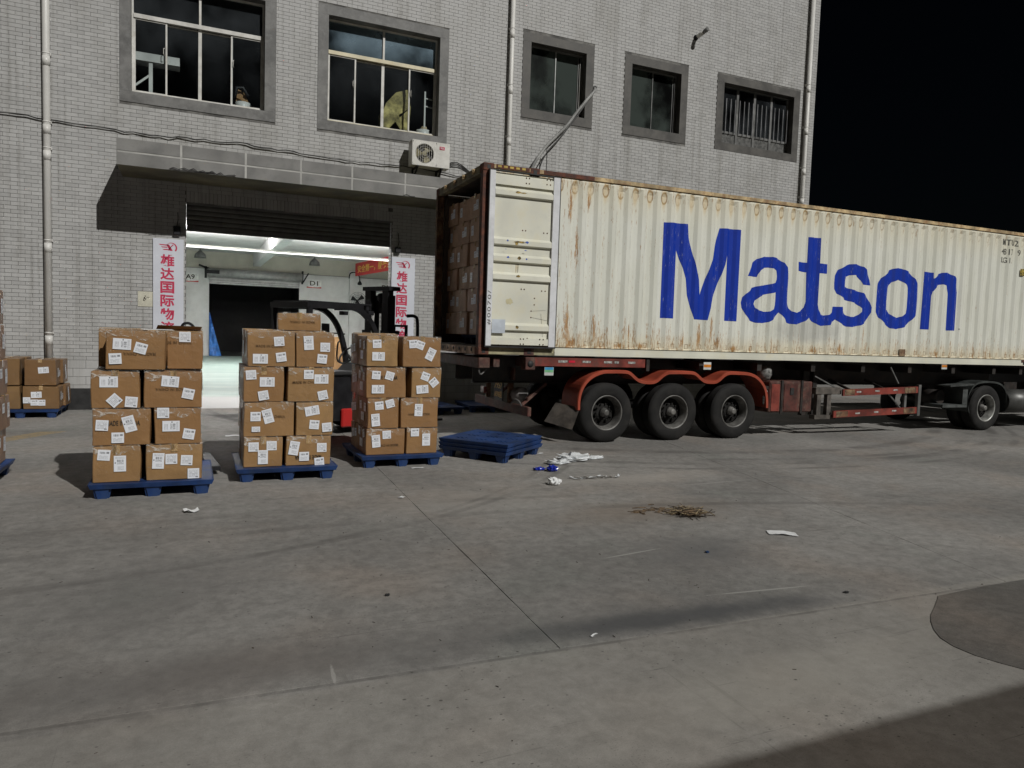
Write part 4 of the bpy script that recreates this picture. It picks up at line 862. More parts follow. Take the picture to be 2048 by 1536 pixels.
LB2 = {'A4': [['S', 0.93, 1.588, 0.107, 0.117, 5], ['L', 0.729, 1.387, 0.164, 0.111, 0], ['S', 0.954, 1.41, 0.112, 0.112, 8], ['T', 0.824, 1.531, 0.297, 0.034, 0]], 'B4': [['P', 1.257, 1.578, 0.111, 0.161, 4], ['S', 1.444, 1.533, 0.107, 0.108, 0], ['S', 1.411, 1.397, 0.11, 0.112, -5]], 'A3': [['S', 0.632, 1.204, 0.105, 0.111, 4], ['L', 0.805, 1.125, 0.16, 0.109, 0], ['S', 0.766, 0.972, 0.111, 0.112, 10]], 'B3': [['S', 1.262, 1.214, 0.116, 0.111, 0], ['L', 1.405, 1.162, 0.157, 0.104, 0], ['S', 1.424, 0.973, 0.118, 0.116, 12], ['T', 1.227, 1.123, 0.294, 0.035, 0]], 'A2': [['S', 0.684, 0.732, 0.11, 0.109, 0], ['P', 0.817, 0.734, 0.112, 0.157, 15], ['S', 0.688, 0.587, 0.091, 0.059, 0], ['T', 0.861, 0.729, 0.285, 0.038, 0]], 'B2': [['L', 1.306, 0.791, 0.156, 0.12, 10], ['S', 1.332, 0.628, 0.113, 0.11, -5], ['S', 1.477, 0.595, 0.111, 0.11, 5]], 'A1': [['S', 0.665, 0.386, 0.106, 0.11, 0], ['S', 0.86, 0.395, 0.108, 0.104, 0], ['P', 0.766, 0.267, 0.111, 0.155, 0]], 'B1': [['P', 1.108, 0.358, 0.12, 0.157, -10], ['S', 1.422, 0.356, 0.114, 0.11, 0], ['S', 1.222, 0.258, 0.112, 0.106, 0], ['S', 1.396, 0.186, 0.114, 0.111, 5], ['TBU', 1.27, 0.245, 0.321, 0.052, 0]], 'T5': [['TU', 1.259, 1.819, 0.27, 0.033, 0]]}
LB3 = {'A4': [['S', 2.174, 1.579, 0.114, 0.113, 3], ['L', 2.195, 1.42, 0.159, 0.108, 0]], 'B4': [['S', 2.647, 1.588, 0.095, 0.11, 5], ['S', 2.739, 1.576, 0.111, 0.116, -20], ['P', 2.883, 1.459, 0.103, 0.176, -25]], 'A3': [['S', 2.172, 1.181, 0.115, 0.108, -4], ['S', 2.346, 1.173, 0.125, 0.114, -15], ['L', 2.197, 1.001, 0.159, 0.109, 0], ['TB', 2.302, 1.15, 0.314, 0.053, 0]], 'B3': [['S', 2.82, 1.168, 0.127, 0.117, -20], ['S', 2.935, 1.091, 0.132, 0.13, 40], ['L', 2.782, 1.0, 0.158, 0.111, 5]], 'A2': [['S', 2.217, 0.79, 0.115, 0.12, 5], ['S', 2.357, 0.815, 0.122, 0.115, 15], ['P', 2.173, 0.606, 0.11, 0.167, 5]], 'B2': [['P', 2.742, 0.727, 0.115, 0.159, -2], ['TU', 2.749, 0.671, 0.28, 0.036, 0]], 'A1': [['P', 2.186, 0.332, 0.11, 0.163, 5], ['S', 2.323, 0.413, 0.104, 0.107, 3], ['TU', 2.333, 0.274, 0.262, 0.036, 0]], 'B1': [['S', 2.698, 0.434, 0.102, 0.105, 0], ['P', 2.853, 0.334, 0.104, 0.16, 0]]}
LBG = {'uA': [['L', -2.363, 0.848, 0.17, 0.122, 5]], 'lA': [['L', -2.474, 0.41, 0.169, 0.113, 2], ['S', -2.617, 0.315, 0.109, 0.107, 0], ['S', -2.505, 0.274, 0.117, 0.104, 0], ['S', -2.394, 0.27, 0.111, 0.108, 0]]}
# ================================================================== PALLETS
def pallet_mesh_parts(W=1.08, D=1.2, slots=True, H=.15):
    parts = []
    nx, ny = 27, 30; dx, dy = W/nx, D/ny
    holes = set()
    for cx in (5, 13, 21):
        for cy in (6, 15, 24):
            for i in range(-3, 4):
                for j in (-1, 0, 1):
                    if (i+j) % 2 == 0 and abs(i)+abs(j) < 4: holes.add((cx+i, cy+j))
    m = MB(); grid = {}
    def gv(i, j, z):
        k = (i, j, z)
        if k not in grid: grid[k] = m.bm.verts.new((-W/2+i*dx, j*dy, z))
        return grid[k]
    for i in range(nx):
        for j in range(ny):
            if slots and (i, j) in holes:
                for (a, b) in (((i, j), (i+1, j)), ((i+1, j), (i+1, j+1)), ((i+1, j+1), (i, j+1)), ((i, j+1), (i, j))):
                    m.bm.faces.new((gv(*a, H), gv(*b, H), gv(*b, H-.02), gv(*a, H-.02)))
                continue
            m.bm.faces.new((gv(i, j, H), gv(i+1, j, H), gv(i+1, j+1, H), gv(i, j+1, H)))
            m.bm.faces.new((gv(i, j+1, H-.02), gv(i+1, j+1, H-.02), gv(i+1, j, H-.02), gv(i, j, H-.02)))
    parts.append(('deck', m, {}))
    # flared rim
    m = MB(); f = .018
    o_ = [(-W/2, 0), (W/2, 0), (W/2, D), (-W/2, D)]; ou = [(-W/2-f, -f), (W/2+f, -f), (W/2+f, D+f), (-W/2-f, D+f)]
    inn = [(-W/2+.012, .012), (W/2-.012, .012), (W/2-.012, D-.012), (-W/2+.012, D-.012)]
    for i in range(4):
        j = (i+1) % 4
        m.quad([(*ou[i], H+.006), (*ou[j], H+.006), (*o_[j], H-.002), (*o_[i], H-.002)])
        m.quad([(*o_[i], H-.045), (*o_[j], H-.045), (*ou[j], H+.002), (*ou[i], H+.002)])
        m.quad([(*ou[i], H+.002), (*ou[j], H+.002), (*ou[j], H+.006), (*ou[i], H+.006)])
        m.quad([(*inn[i], H-.045), (*inn[j], H-.045), (*o_[j], H-.045), (*o_[i], H-.045)])
        m.quad([(*inn[i], H-.02), (*inn[j], H-.02), (*inn[j], H-.045), (*inn[i], H-.045)])
    parts.append(('rim', m, {}))
    return parts
def leg_mesh(H=.15):
    m = MB(); m.frustum((0, 0), (.062, .062), (.088, .088), 0.001, H-.022)
    bmesh.ops.bevel(m.bm, geom=[e for e in m.bm.edges if abs(e.verts[0].co.z-e.verts[1].co.z) > .01], offset=.02, segments=2, affect='EDGES')
    bmesh.ops.recalc_face_normals(m.bm, faces=m.bm.faces); me = bpy.data.meshes.new('leg'); m.bm.to_mesh(me); m.bm.free(); me.materials.append(M_BLUE); return me
def bake(m, name):
    me = bpy.data.meshes.new(name); m.bm.to_mesh(me); m.bm.free(); me.materials.append(M_BLUE); return me
PD = [(n_, bake(m, n_)) for n_, m, _ in pallet_mesh_parts()]
PLEG = leg_mesh()
def pallet(x, y, rz, label, z=0, W=1.08, D=1.2, group='blue plastic pallets', tilt=0):
    t = thing('plastic_pallet', label, 'pallet', (x, y, z), rz, group)
    if tilt: t.rotation_euler = (tilt, 0, rz); WM[t] = Matrix.Translation((x, y, z)) @ t.rotation_euler.to_matrix().to_4x4()
    S = Matrix.Diagonal((W/1.08, D/1.2, 1, 1))
    for n_, me in PD: link(n_, me, t, M=S)
    for i in (-1, 0, 1):
        for j in (0, 1, 2): link('leg', PLEG, t, M=Matrix.Translation((i*(W/2-.10), .10+j*(D/2-.10), 0)))
    return t
P1 = pallet(-.335, 8.03, 0, 'blue plastic pallet under the leftmost of the three front carton stacks', W=1.1, D=1.15)
P2 = pallet(1.03, 8.50, R(-.5), 'blue plastic pallet under the middle of the three front carton stacks', W=1.08, D=1.15)
P3 = pallet(2.525, 9.02, R(1.0), 'blue plastic pallet under the right one of the three front carton stacks', W=1.06, D=1.15)
PB = pallet(-2.72, 15.02, 0, 'blue plastic pallet under the low cartons against the far left wall', D=1.25, W=1.15)
PL = pallet(-2.38, 8.5, 0, 'blue plastic pallet at the left edge of the view, under the pinkish cartons', W=1.1, D=1.24)
ea = math.atan2(8.87-9.73, 3.92-3.23)
names = ['bottom', 'middle', 'top']
for k in range(3):
    pallet(3.575+.006*k+.5*math.cos(ea)*0, 9.30-.004*k, ea+R(1.2*k-1), 'empty blue pallet, %s of the pile of three in front of the trailer' % names[k], z=.055*k, W=1.06, D=1.10)
pallet(4.9, 14.6, R(8), 'dim blue pallet lying by the wall behind the trailer, left of the other', z=0)
pallet(6.2, 14.9, R(-4), 'dim blue pallet lying by the wall behind the trailer, the farther right', z=0)
# ================================================================== CARTONS
def carton_mesh(w_, d_, h_, seed):
    rnd = random.Random(seed); bm = bmesh.new()
    bmesh.ops.create_cube(bm, size=1); 
    for v in bm.verts: v.co = Vector((v.co.x*w_, v.co.y*d_+d_/2, v.co.z*h_+h_/2))
    bmesh.ops.bevel(bm, geom=list(bm.edges), offset=.007, segments=1, affect='EDGES')
    big = [e for e in bm.edges if e.calc_length() > .1]
    bmesh.ops.subdivide_edges(bm, edges=big, cuts=3, use_grid_fill=True)
    ph = [rnd.uniform(0, 6) for _ in range(6)]
    for v in bm.verts:
        x, y, z = v.co.x/(w_/2), (v.co.y-d_/2)/(d_/2), (v.co.z-h_/2)/(h_/2)
        k = (1-x*x)*(1-z*z)
        v.co.y += (-1 if y < 0 else 1)*(.0075*k+.003*math.sin(3*x+ph[0])*math.sin(2*z+ph[1]))*(abs(y) > .95)
        v.co.x += (-1 if x < 0 else 1)*(.006*(1-y*y)*(1-z*z)+.003*math.sin(3*y+ph[2])*math.sin(2*z+ph[3]))*(abs(x) > .9)
        if z > .9: v.co.z += -.004+.006*(1-x*x)*(1-y*y)+.003*math.sin(4*x+ph[4])*math.sin(3*y+ph[5])
    for v in bm.verts:
        v.co.x += .0035*math.sin(9*v.co.z+ph[1]+7*v.co.y); v.co.z += .003*math.sin(8*v.co.x+ph[0])*(v.co.z > .1)
    bmesh.ops.recalc_face_normals(bm, faces=bm.faces)
    me = bpy.data.meshes.new('carton'); bm.to_mesh(me); bm.free()
    for p in me.polygons: p.use_smooth = False
    return me
def quad_label(w_, h_):
    me = bpy.data.meshes.new('shipping_label')
    me.from_pydata([(-w_/2, -h_/2, 0), (w_/2, -h_/2, 0), (w_/2, h_/2, 0), (-w_/2, h_/2, 0)], [], [(0, 1, 2, 3)])
    uv = me.uv_layers.new(name='UVMap')
    for i, c_ in enumerate(((0, 0), (1, 0), (1, 1), (0, 1))): uv.data[i].uv = c_
    return me
LQ = {}
def lq(kind):
    if kind not in LQ:
        w_, h_ = {'L': (.16, .108), 'P': (.108, .16), 'S': (.11, .105), 'T': (.11, .105), 's': (.09, .06)}[kind]
        me = quad_label(w_, h_); me.materials.append(LM[{'s': 'T'}.get(kind, kind)]); LQ[kind] = me
    return LQ[kind]
TXT = {}
def txt(kind):
    if kind not in TXT:
        if 'B' in kind: me = fit_text(text_mesh('MADE IN CHINA', .06, .0009, spacing=1.05), .295, .05); me.materials.append(M_INK)
        else: me = fit_text(text_mesh('MADE IN CHINA', .045, .0006, spacing=1.1), .285, .030); me.materials.append(M_INKF)
        TXT[kind] = me
    return TXT[kind]
cnum = [0]
def carton(label, x0, x1, y0, d_, z0, z1, labs=(), mat_=None, rz=None, group=None, tape='y', sides=()):
    cnum[0] += 1; rnd = random.Random(cnum[0]*13)
    w_, h_ = x1-x0, z1-z0
    me = carton_mesh(w_, d_, h_, cnum[0]); me.materials.append(mat_ or M_CARD)
    o = bpy.data.objects.new('carton', me); C.objects.link(o)
    cx = (x0+x1)/2; rz = R(rnd.uniform(-.8, .8)) if rz is None else rz
    o.location = (cx, y0, z0); o.rotation_euler = (0, 0, rz); WM[o] = Matrix.Translation((cx, y0, z0)) @ Matrix.Rotation(rz, 4, 'Z')
    tag(o, label, 'carton', group)
    flip = 0
    for k, it in enumerate(labs):
        kind, lx, lz, lw, lh, rot = it
        if kind.startswith('T') and (lw > .12 or 'U' in kind or 'B' in kind):
            r_ = PI if 'U' in kind else 0
            link('printed_text', txt('B' if 'B' in kind else 'N'), o, M=Matrix.Translation((lx-cx, -.0115, lz-z0)) @ FRONT @ Matrix.Rotation(r_, 4, 'Z'))
            continue
        kk = kind
        if kind == 'S' and lh < .08: kk = 's'
        elif kind == 'S' and rnd.random() < .45: kk = 'T'
        link('shipping_label', lq(kk), o, M=Matrix.Translation((lx-cx, -.0135-.0006*k, lz-z0)) @ FRONT @ Matrix.Rotation(R(rot), 4, 'Z'))
    for side, kind, a, b, rot in sides:    # a along the side from the front, b height
        if side == 'R': M = Matrix.Translation((w_/2+.0115, a, b)) @ Matrix.Rotation(PI/2, 4, 'Z') @ FRONT
        elif side == 'L': M = Matrix.Translation((-w_/2-.0115, a, b)) @ Matrix.Rotation(-PI/2, 4, 'Z') @ FRONT
        else: M = Matrix.Translation((a, b, h_+.0105))
        link('shipping_label', lq(kind), o, M=M @ Matrix.Rotation(R(rot), 4, 'Z'))
    m = MB(); tw = .03
    if tape == 'y':
        m.box(-tw, tw, -.0105, d_+.0105, h_+.001, h_+.0085); m.box(-tw, tw, -.0105, -.0085, h_-.05-.04*rnd.random(), h_+.001); 
    else:
        m.box(-w_/2-.0105, w_/2+.0105, d_/2-tw, d_/2+tw, h_+.001, h_+.0085); m.box(w_/2+.0085, w_/2+.0105, d_/2-tw, d_/2+tw, h_-.07, h_+.001); m.box(-w_/2-.0105, -w_/2-.0085, d_/2-tw, d_/2+tw, h_-.07, h_+.001)
    m.build('tape', M_TAPE, o)
    if group and 'front pallet' in group:
        m = MB(); nn = 16
        for e0, e1 in ((h_+.009, h_-.03),):
            for i in range(nn):
                a, b_ = -w_/2+w_*i/nn, -w_/2+w_*(i+1)/nn; f = lambda q: e1-.015-.055*abs(math.sin(q*17+cnum[0])*math.sin(q*7+cnum[0]*2))
                m.quad([(a, -.0105, e0), (b_, -.0105, e0), (b_, -.0105, f(b_)), (a, -.0105, f(a))]); m.quad([(a, -.0105, e0), (b_, -.0105, e0), (b_, d_*.5, e0+.001), (a, d_*.5, e0+.001)])
        m.build('film_wrap', M_FILM, o, fixn=False)
    return o
LN = ['bottom', 'second', 'third', 'top']
def stack(y0, rows, LB, depth, name, grp, mats=None, extra=None, front_off=None):
    """rows: list (layer from bottom) of ((Ax0,Ax1),(Bx0,Bx1), z0, z1)"""
    rnd = random.Random(y0)
    for li, (A, B, z0, z1) in enumerate(rows):
        wa, wb = A[1]-A[0], B[1]-B[0]
        da, db = depth-wa-.02, depth-wb-.02
        fo = (front_off or {}).get(li, (0, 0))
        for col, (xs_, dd, key) in enumerate(((A, da, 'A'), (B, db, 'B'))):
            labs = LB.get(key+str(li+1), [])
            hint = 'with upside-down print' if any('U' in q[0] for q in labs) else ('with black print' if any(q[0] in ('T', 'TB') and q[3] > .12 for q in labs) else 'without print')
            sd = []
            if y0 > 9 and key == 'A': sd = [('L', 'S', .12, .27, rnd.uniform(-15, 15)), ('L', 'L', .25, .14, 0), ('L', 'S', .36, .28, rnd.uniform(-20, 20))]
            if y0 < 8.3 and key == 'B': sd = [('R', 'L', .2, .25, 90), ('R', 'S', .33, .14, 5)]
            carton('brown taped carton %s, %s layer, front %s of the %s' % (hint, LN[li], 'left' if key == 'A' else 'right', name), xs_[0]+.002, xs_[1]-.002, y0+fo[col]+rnd.uniform(-.006, .006), dd, z0, z1-.003, labs, group=grp, tape='y' if wa < .47 else 'x', sides=sd)
            # carton behind in the same column (pinwheel: turned a quarter)
            wb_ = min(dd, .53) if key == 'A' else min(dd, .53); wdt = depth-dd-.02
            yb = y0+dd+.015
            xa, xb_ = (A[0], A[0]+max(.42, dd)) if key == 'A' else (B[1]-max(.42, dd), B[1])
            if key == 'A': xb_ = min(xb_, B[1]-.43)
            else: xa = max(xa, A[0]+max(.42, da)+.01)
            if li == 3 and y0 < 8.3 and key == 'A': xa = -.862
            vis = li == 3 or (key == 'A' and y0 > 8.3) or (key == 'B' and y0 < 8.3) or True
            if vis and xb_-xa > .2:
                sd = []
                if key == 'A' and y0 > 9: sd = [('L', 'S', .14, .22, rnd.uniform(-15, 15)), ('L', 'L', .3, .2, 8)]
                if key == 'A' and 8.3 < y0 < 9: sd = [('L', 'L', .1, .2, 85)]
                if key == 'B' and y0 < 8.3: sd = [('R', 'P', .15, .22, 0), ('R', 'S', .3, .2, 10)]
                carton('brown taped carton, %s layer, back %s of the %s' % (LN[li], 'left' if key == 'A' else 'right', name), xa+.003, xb_-.003, yb, depth-dd-.03, z0+.001, z1-.004+(.0 if li < 3 else rnd.uniform(-.02, .03)), (), group=grp, sides=sd, tape='x')
stack(8.12, [((-.872, -.45), (-.40, .123), .151, .520), ((-.872, -.359), (-.325, .107), .521, .892), ((-.882, -.453), (-.417, .120), .893, 1.265), ((-.752, -.223), (-.215, .125), 1.28, 1.668)], LB1, .98,
      'leftmost front pallet', 'cartons on the leftmost front pallet', front_off={3: (-.03, .16)})
stack(8.62, [((.560, .981), (1.019, 1.527), .151, .498), ((.559, 1.105), (1.125, 1.547), .499, .895), ((.552, .987), (1.030, 1.553), .896, 1.295), ((.592, 1.107), (1.117, 1.553), 1.298, 1.700)], LB2, .98,
      'middle front pallet', 'cartons on the middle front pallet')
stack(9.12, [((2.06, 2.566), (2.588, 3.012), .151, .492), ((2.07, 2.475), (2.505, 3.013), .493, .886), ((2.048, 2.562), (2.637, 3.037), .887, 1.280), ((2.045, 2.451), (2.514, 3.029), 1.29, 1.684)], LB3, .98,
      'right front pallet', 'cartons on the right front pallet')
carton('lone extra brown carton sitting on top of the middle front carton stack', .975, 1.475, 9.16, .40, 1.712, 1.925, LB2['T5'], group='cartons on the middle front pallet', rz=R(-4))
o = [q for q in C.objects if q.get('label', '') == 'brown taped carton, top layer, back right of the leftmost front pallet'][0]
m = MB(); m.quad([(-.24, .02, .40), (.2, .02, .40), (.22, -.08, .44), (-.22, -.07, .445)]); m.quad([(-.22, -.07, .448), (.22, -.08, .443), (.2, .02, .403), (-.24, .02, .403)]); m.build('open_flap', M_CARD, o, fixn=False)
o = bpy.data.objects.new('paper_sheet', quad_label(.3, .12)); C.objects.link(o); o.data.materials.append(M_PAPER); o.location = (-.3, 8.35, 1.683); o.rotation_euler = (R(4), 0, R(15)); tag(o, 'white paper sheet lying on top of the leftmost front carton stack', 'paper')
# background pallet by the far left wall
Bg = [(-2.676, -2.135, .155, .561, LBG['lA'], 'lower right, three labels in a row'), (-2.65, -2.177, .575, 1.03, LBG['uA'], 'upper right, one tilted label')]
for x0, x1, z0, z1, lb, tx in Bg:
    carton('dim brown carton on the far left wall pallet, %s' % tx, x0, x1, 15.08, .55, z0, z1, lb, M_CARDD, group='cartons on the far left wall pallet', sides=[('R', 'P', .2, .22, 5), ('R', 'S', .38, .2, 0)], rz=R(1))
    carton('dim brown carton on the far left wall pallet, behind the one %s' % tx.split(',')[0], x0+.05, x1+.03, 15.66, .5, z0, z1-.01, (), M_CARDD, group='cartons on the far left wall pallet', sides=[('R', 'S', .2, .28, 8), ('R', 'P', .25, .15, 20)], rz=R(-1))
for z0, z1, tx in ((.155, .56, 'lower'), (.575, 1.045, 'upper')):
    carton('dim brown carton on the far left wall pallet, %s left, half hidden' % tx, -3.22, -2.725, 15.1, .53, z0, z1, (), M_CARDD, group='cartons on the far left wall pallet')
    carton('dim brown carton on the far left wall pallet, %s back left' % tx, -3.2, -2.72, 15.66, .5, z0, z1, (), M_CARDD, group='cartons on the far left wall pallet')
# left edge stack
le = [(.155, .535, -1.885), (.535, .91, -1.845), (.91, 1.29, -1.86), (1.29, 1.68, -1.88), (1.68, 2.06, -1.89)]
LEN = ['bottom', 'second', 'third', 'fourth', 'topmost']
for i, (z0, z1, xe) in enumerate(le):
    carton('pinkish brown carton, %s of the column at the left picture edge, rear one' % LEN[i], xe-.5, xe, 9.14, .56, z0, z1-.004, (), M_CARDP, rz=R(.5), group='pinkish cartons at the left picture edge', sides=[('R', 'P', .44, .2, 4*(i % 3)-4), ('R', 'S', .2, .24, 0)], tape='x')
    carton('pinkish brown carton, %s of the column at the left picture edge, front one' % LEN[i], xe-.52, xe-.01, 8.55, .56, z0, z1-.004, (), M_CARDP, rz=R(-.5), group='pinkish cartons at the left picture edge', sides=[('R', 'P', .4, .2, 3)], tape='x')
# pale cartons inside the hall, seen under the forklift guard
ip = pallet(4.8, 27.4, R(5), 'blue pallet of pale cartons standing inside the hall, beyond the forklift')
for i in range(3):
    for k in range(2):
        carton('pale carton inside the hall beyond the forklift, %s layer, %s' % (LN[i], ('left', 'right')[k]), 4.25+k*.55, 4.78+k*.55, 27.5, .5, .155+i*.43, .575+i*.43, (), M_CARDL, group='pale cartons inside the hall')
# ================================================================== CONTAINER
CXo, CYo, CTH, CZB = 4.029, 10.3445, R(-1.1806), 1.429
ct = thing('shipping_container', 'long cream rusty shipping container with big blue lettering and its rear doors open', 'container', (CXo, CYo, CZB), CTH)
CL, CW, CH = 13.716, 2.438, 2.896
P0, PER = 1.427, .2815
prof = [(0, 0), (.075, 0), (.1375, .030), (.22, .030), (.2815, 0)]   # start of flat outer, fold, recess, fold back
def cy(s):
    if s < P0 or s > CL-.15: return 0.0
    u = (s-P0) % PER
    for (a, ya), (b, yb) in zip(prof, prof[1:]):
        if a <= u <= b: return ya+(yb-ya)*(u-a)/(b-a)
    return 0.0
nper = int((CL-.15-P0)/PER)
xs_ = [.10, P0]
for k in range(nper):
    for a, _ in prof[1:]: xs_.append(P0+k*PER+a)
xs_.append(CL-.12)
def side_panel(t0, sgn, name):
    m = MB(); Z0, Z1 = .145, 2.815; pv = None
    for x in xs_:
        y = t0+sgn*(.012+cy(x))
        cur = [m.bm.verts.new((x, y, Z0)), m.bm.verts.new((x, y, Z0+.03)), m.bm.verts.new((x, y, Z1-.10)), m.bm.verts.new((x, t0+sgn*.014 if cy(x) < .03 else t0+sgn*(.012+cy(x)*.55), Z1-.03)), m.bm.verts.new((x, t0+sgn*.02, Z1))]
        cur[0].co.y = t0+sgn*.02
        if pv:
            for a in range(4): m.bm.faces.new((pv[a], cur[a], cur[a+1], pv[a+1]))
        pv = cur
    return m.build(name, M_CONT, ct)
sp = side_panel(0.0, 1, 'side_panel'); side_panel(CW, -1, 'side_panel')
# rails, posts, castings
m = MB(); m.box(.17, CL-.17, -.002, .06, 2.823, 2.889, bev=.006); m.build('top_rail', M_RUSTY, ct)
m = MB(); m.box(.17, CL-.17, CW-.06, CW+.002, 2.823, 2.889); m.build('top_rail', M_RUSTY, ct)
m = MB(); m.box(1.3, CL-.17, .002, .05, .012, .132); m.box(1.3, CL-.17, -.004, .0, .012, .075); m.build('bottom_rail', M_DOORC, ct)
m = MB(); m.box(.17, 1.298, .004, .05, .012, .132); m.build('rail_end', mat('dirty olive rail end', (.36, .33, .2), .7, var=.3, dirt=(.12, .08, .05), damt=.7), ct)
m = MB(); m.box(.17, CL-.17, CW-.05, CW-.002, .012, .132); m.build('bottom_rail', M_DOORC, ct)
for x, t0, z in [(a, b, c_) for a in (0, CL-.178) for b in (0, CW-.162) for c_ in (0, CH-.118)]:
    m = MB(); m.box(x-.003, x+.178, t0-.004, t0+.166, z-.002, z+.12, bev=.012); cst = m.build('corner_casting', M_RUSTR, ct)
    yy = t0-.0055 if t0 == 0 else t0+.1675
    m = MB(); m.box(x+.06, x+.115, min(yy, yy+.003), max(yy, yy+.003), z+.03, z+.09, bev=.0014); m.build('hole', M_BLK, cst)
for x in (.762, CL-.762-.178):
    for t0 in (0, CW-.162):
        for z in (0, CH-.118):
            if z == 0:
                m = MB(); m.box(x, x+.178, t0-.003, t0+.163, -.002, .138, bev=.008); cst = m.build('intermediate_casting', M_REDD, ct)
            else:
                m = MB(); m.box(x, x+.178, t0-.006, t0+.163, z+.0, z+.122, bev=.012); cst = m.build('intermediate_casting', M_RUSTR, ct)
            if t0 == 0:
                m = MB(); m.box(x+.06, x+.12, -.0095, -.0065, z+.03, z+.09, bev=.0014); m.build('hole', M_BLK, cst)
for t0 in (0.0, CW-.1):
    m = MB(); m.box(.0, .12, t0+.003, t0+.097, .12, CH-.12); m.build('corner_post', M_RUSTR if t0 == 0 else M_RUST, ct)
    m = MB(); m.box(CL-.14, CL, t0, t0+.1, .12, CH-.12); m.build('corner_post', M_CONT, ct)
m = MB(); m.box(.002, .12, .165, CW-.165, CH-.14, CH-.01, bev=.01); dh = m.build('door_header', mat('grimy olive header', (.19, .16, .09), .75, var=.3, dirt=(.07, .045, .025), damt=.7, dscale=7), ct)
for k in range(4):
    b = MB(); yy = .35+k*.48; b.box(-.03, .002, yy, yy+.06, CH-.09, CH-.04, bev=.008); b.box(-.02, .002, yy+.09, yy+.11, CH-.10, CH-.02); b.build('bracket', M_RUSTY, dh)
m = MB(); m.box(.0, .14, .165, CW-.165, .0, .12, bev=.008); ds = m.build('door_sill', mat('rusty lamp-lightened sill', (.62, .47, .34), .8, var=.3, dirt=(.10, .06, .04), damt=.8, dscale=6), ct)  # sill base colour lightened in place of a second lamp
for k in range(7):
    b = MB(); b.lathe([(.032, 0), (.032, .006), (0, .006)], 10, Matrix.Translation((-.001, .3+k*.3, .07)) @ Matrix.Rotation(-PI/2, 4, 'Y')); b.build('sill_hole', M_BLK, ds)
m = MB(); m.box(.12, CL-.14, .06, CW-.06, .10, .135); m.build('floor', mat('worn container floor', (.08, .06, .04), .8), ct)
m = MB()
xk = .17; k = 0
while xk < CL-.3:
    m.box(xk, xk+.2, .06, CW-.06, CH-.05+(.018 if k % 2 else 0), CH-.03+(.018 if k % 2 else 0)); xk += .2; k += 1
m.build('roof', M_CONT, ct)
m = MB(); m.box(CL-.06, CL-.03, .1, CW-.1, .12, CH-.12); m.build('front_wall', M_CONT, ct)
m = MB(); m.box(.14, CL-.2, CW-.085, CW-.07, .136, CH-.13); m.box(.14, CL-.2, .07, .085, .136, CH-.13); m.box(.14, CL-.2, .086, CW-.086, CH-.085, CH-.07); m.build('inner_lining', mat('grimy inner wall', (.085, .065, .05), .8, var=.3, scale=2, dirt=(.03, .022, .018), damt=.6, dscale=2), ct)
m = MB(); m.box(.0, .025, .097, .115, .13, CH-.14); m.build('door_gasket', M_BLK, ct)
# edge of yellow/black caution marking on the top rail
for i in range(5):
    b = MB(); b.box(.23+i*.1, .29+i*.1, -.0055, -.0025, CH-.05, CH-.018); b.build('caution_mark', mat('caution yellow', (.5, .36, .08), .7, var=.2) if i == 0 else bpy.data.materials['caution yellow'], ct)
b = MB(); b.box(.205, .76, -.003, .05, CH-.066, CH-.006); b.build('rusty_rail_end', M_RUSTR, ct)
b = MB(); b.box(1.0, 1.9, -.0035, .05, 2.824, 2.8895); b.build('rusty_rail_patch', M_RUSTR, ct)
# near door, swung right round against the side
D0, D1, DZ0, DZ1 = .075, 1.275, .145, 2.785
T0 = -.062     # outer plane of the door (towards the viewer), door is 50 mm thick
m = MB(); m.box(D0+.10, D1-.13, T0+.030, T0+.05, DZ0+.02, DZ1-.02)
ribs = [(2.47, .075), (1.73, .075), (1.475, .075), (1.20, .075), (.43, .075)]
for zc_, hw in ribs:
    a, b_ = D0+.10, D1-.13
    y0_, y1_ = T0+.0295, T0-.018
    pts = [(zc_-hw*.75, y0_), (zc_-hw*.5, y1_), (zc_+hw*.45, y1_), (zc_+hw, y0_)]
    for (z0, ya), (z1, yb) in zip(pts, pts[1:]): m.quad([(a, ya, z0), (b_, ya, z0), (b_, yb, z1), (a, yb, z1)])
m.box(a, b_, T0-.006, T0+.0175, DZ1-.20, DZ1-.06); m.box(a, b_, T0-.006, T0+.0175, DZ0+.02, DZ0+.12)
dr = m.build('door', M_DOORC, ct)
m = MB(); m.box(D0, D0+.012, T0-.012, T0+.052, DZ0-.025, DZ1+.012); m.box(D1-.014, D1, T0-.012, T0+.052, DZ0-.025, DZ1+.012); m.box(D0+.012, D1-.014, T0-.012, T0+.052, DZ0-.025, DZ0-.002); m.box(D0+.012, D1-.014, T0-.012, T0+.052, DZ1-.002, DZ1+.012)
m.build('gasket', M_BLK, dr)
m = MB(); m.box(D0+.013, D0+.10, T0-.014, T0+.045, DZ0, DZ1-.004); m.build('edge_strip', M_WHITE, dr)
m = MB(); m.box(D1-.125, D1-.016, T0-.014, T0+.045, DZ0, DZ1-.004); m.build('edge_strip', M_WHITE, dr)
bolts = [(.68, 2.72), (.73, 2.72), (.68, 2.64), (.73, 2.64), (1.03, 2.73), (1.09, 2.73), (1.03, 2.66), (1.09, 2.66), (.66, 1.93), (.71, 1.93), (1.02, 1.92), (1.08, 1.92), (.67, 1.03), (.72, 1.03), (1.02, 1.02), (1.08, 1.02), (.9, .9), (.9, .8), (.85, .70), (.85, .60), (.67, .26), (.72, .26), (1.0, .26), (1.06, .26), (.67, .18), (.72, .18), (1.0, .18), (1.06, .18), (.8, .27)]
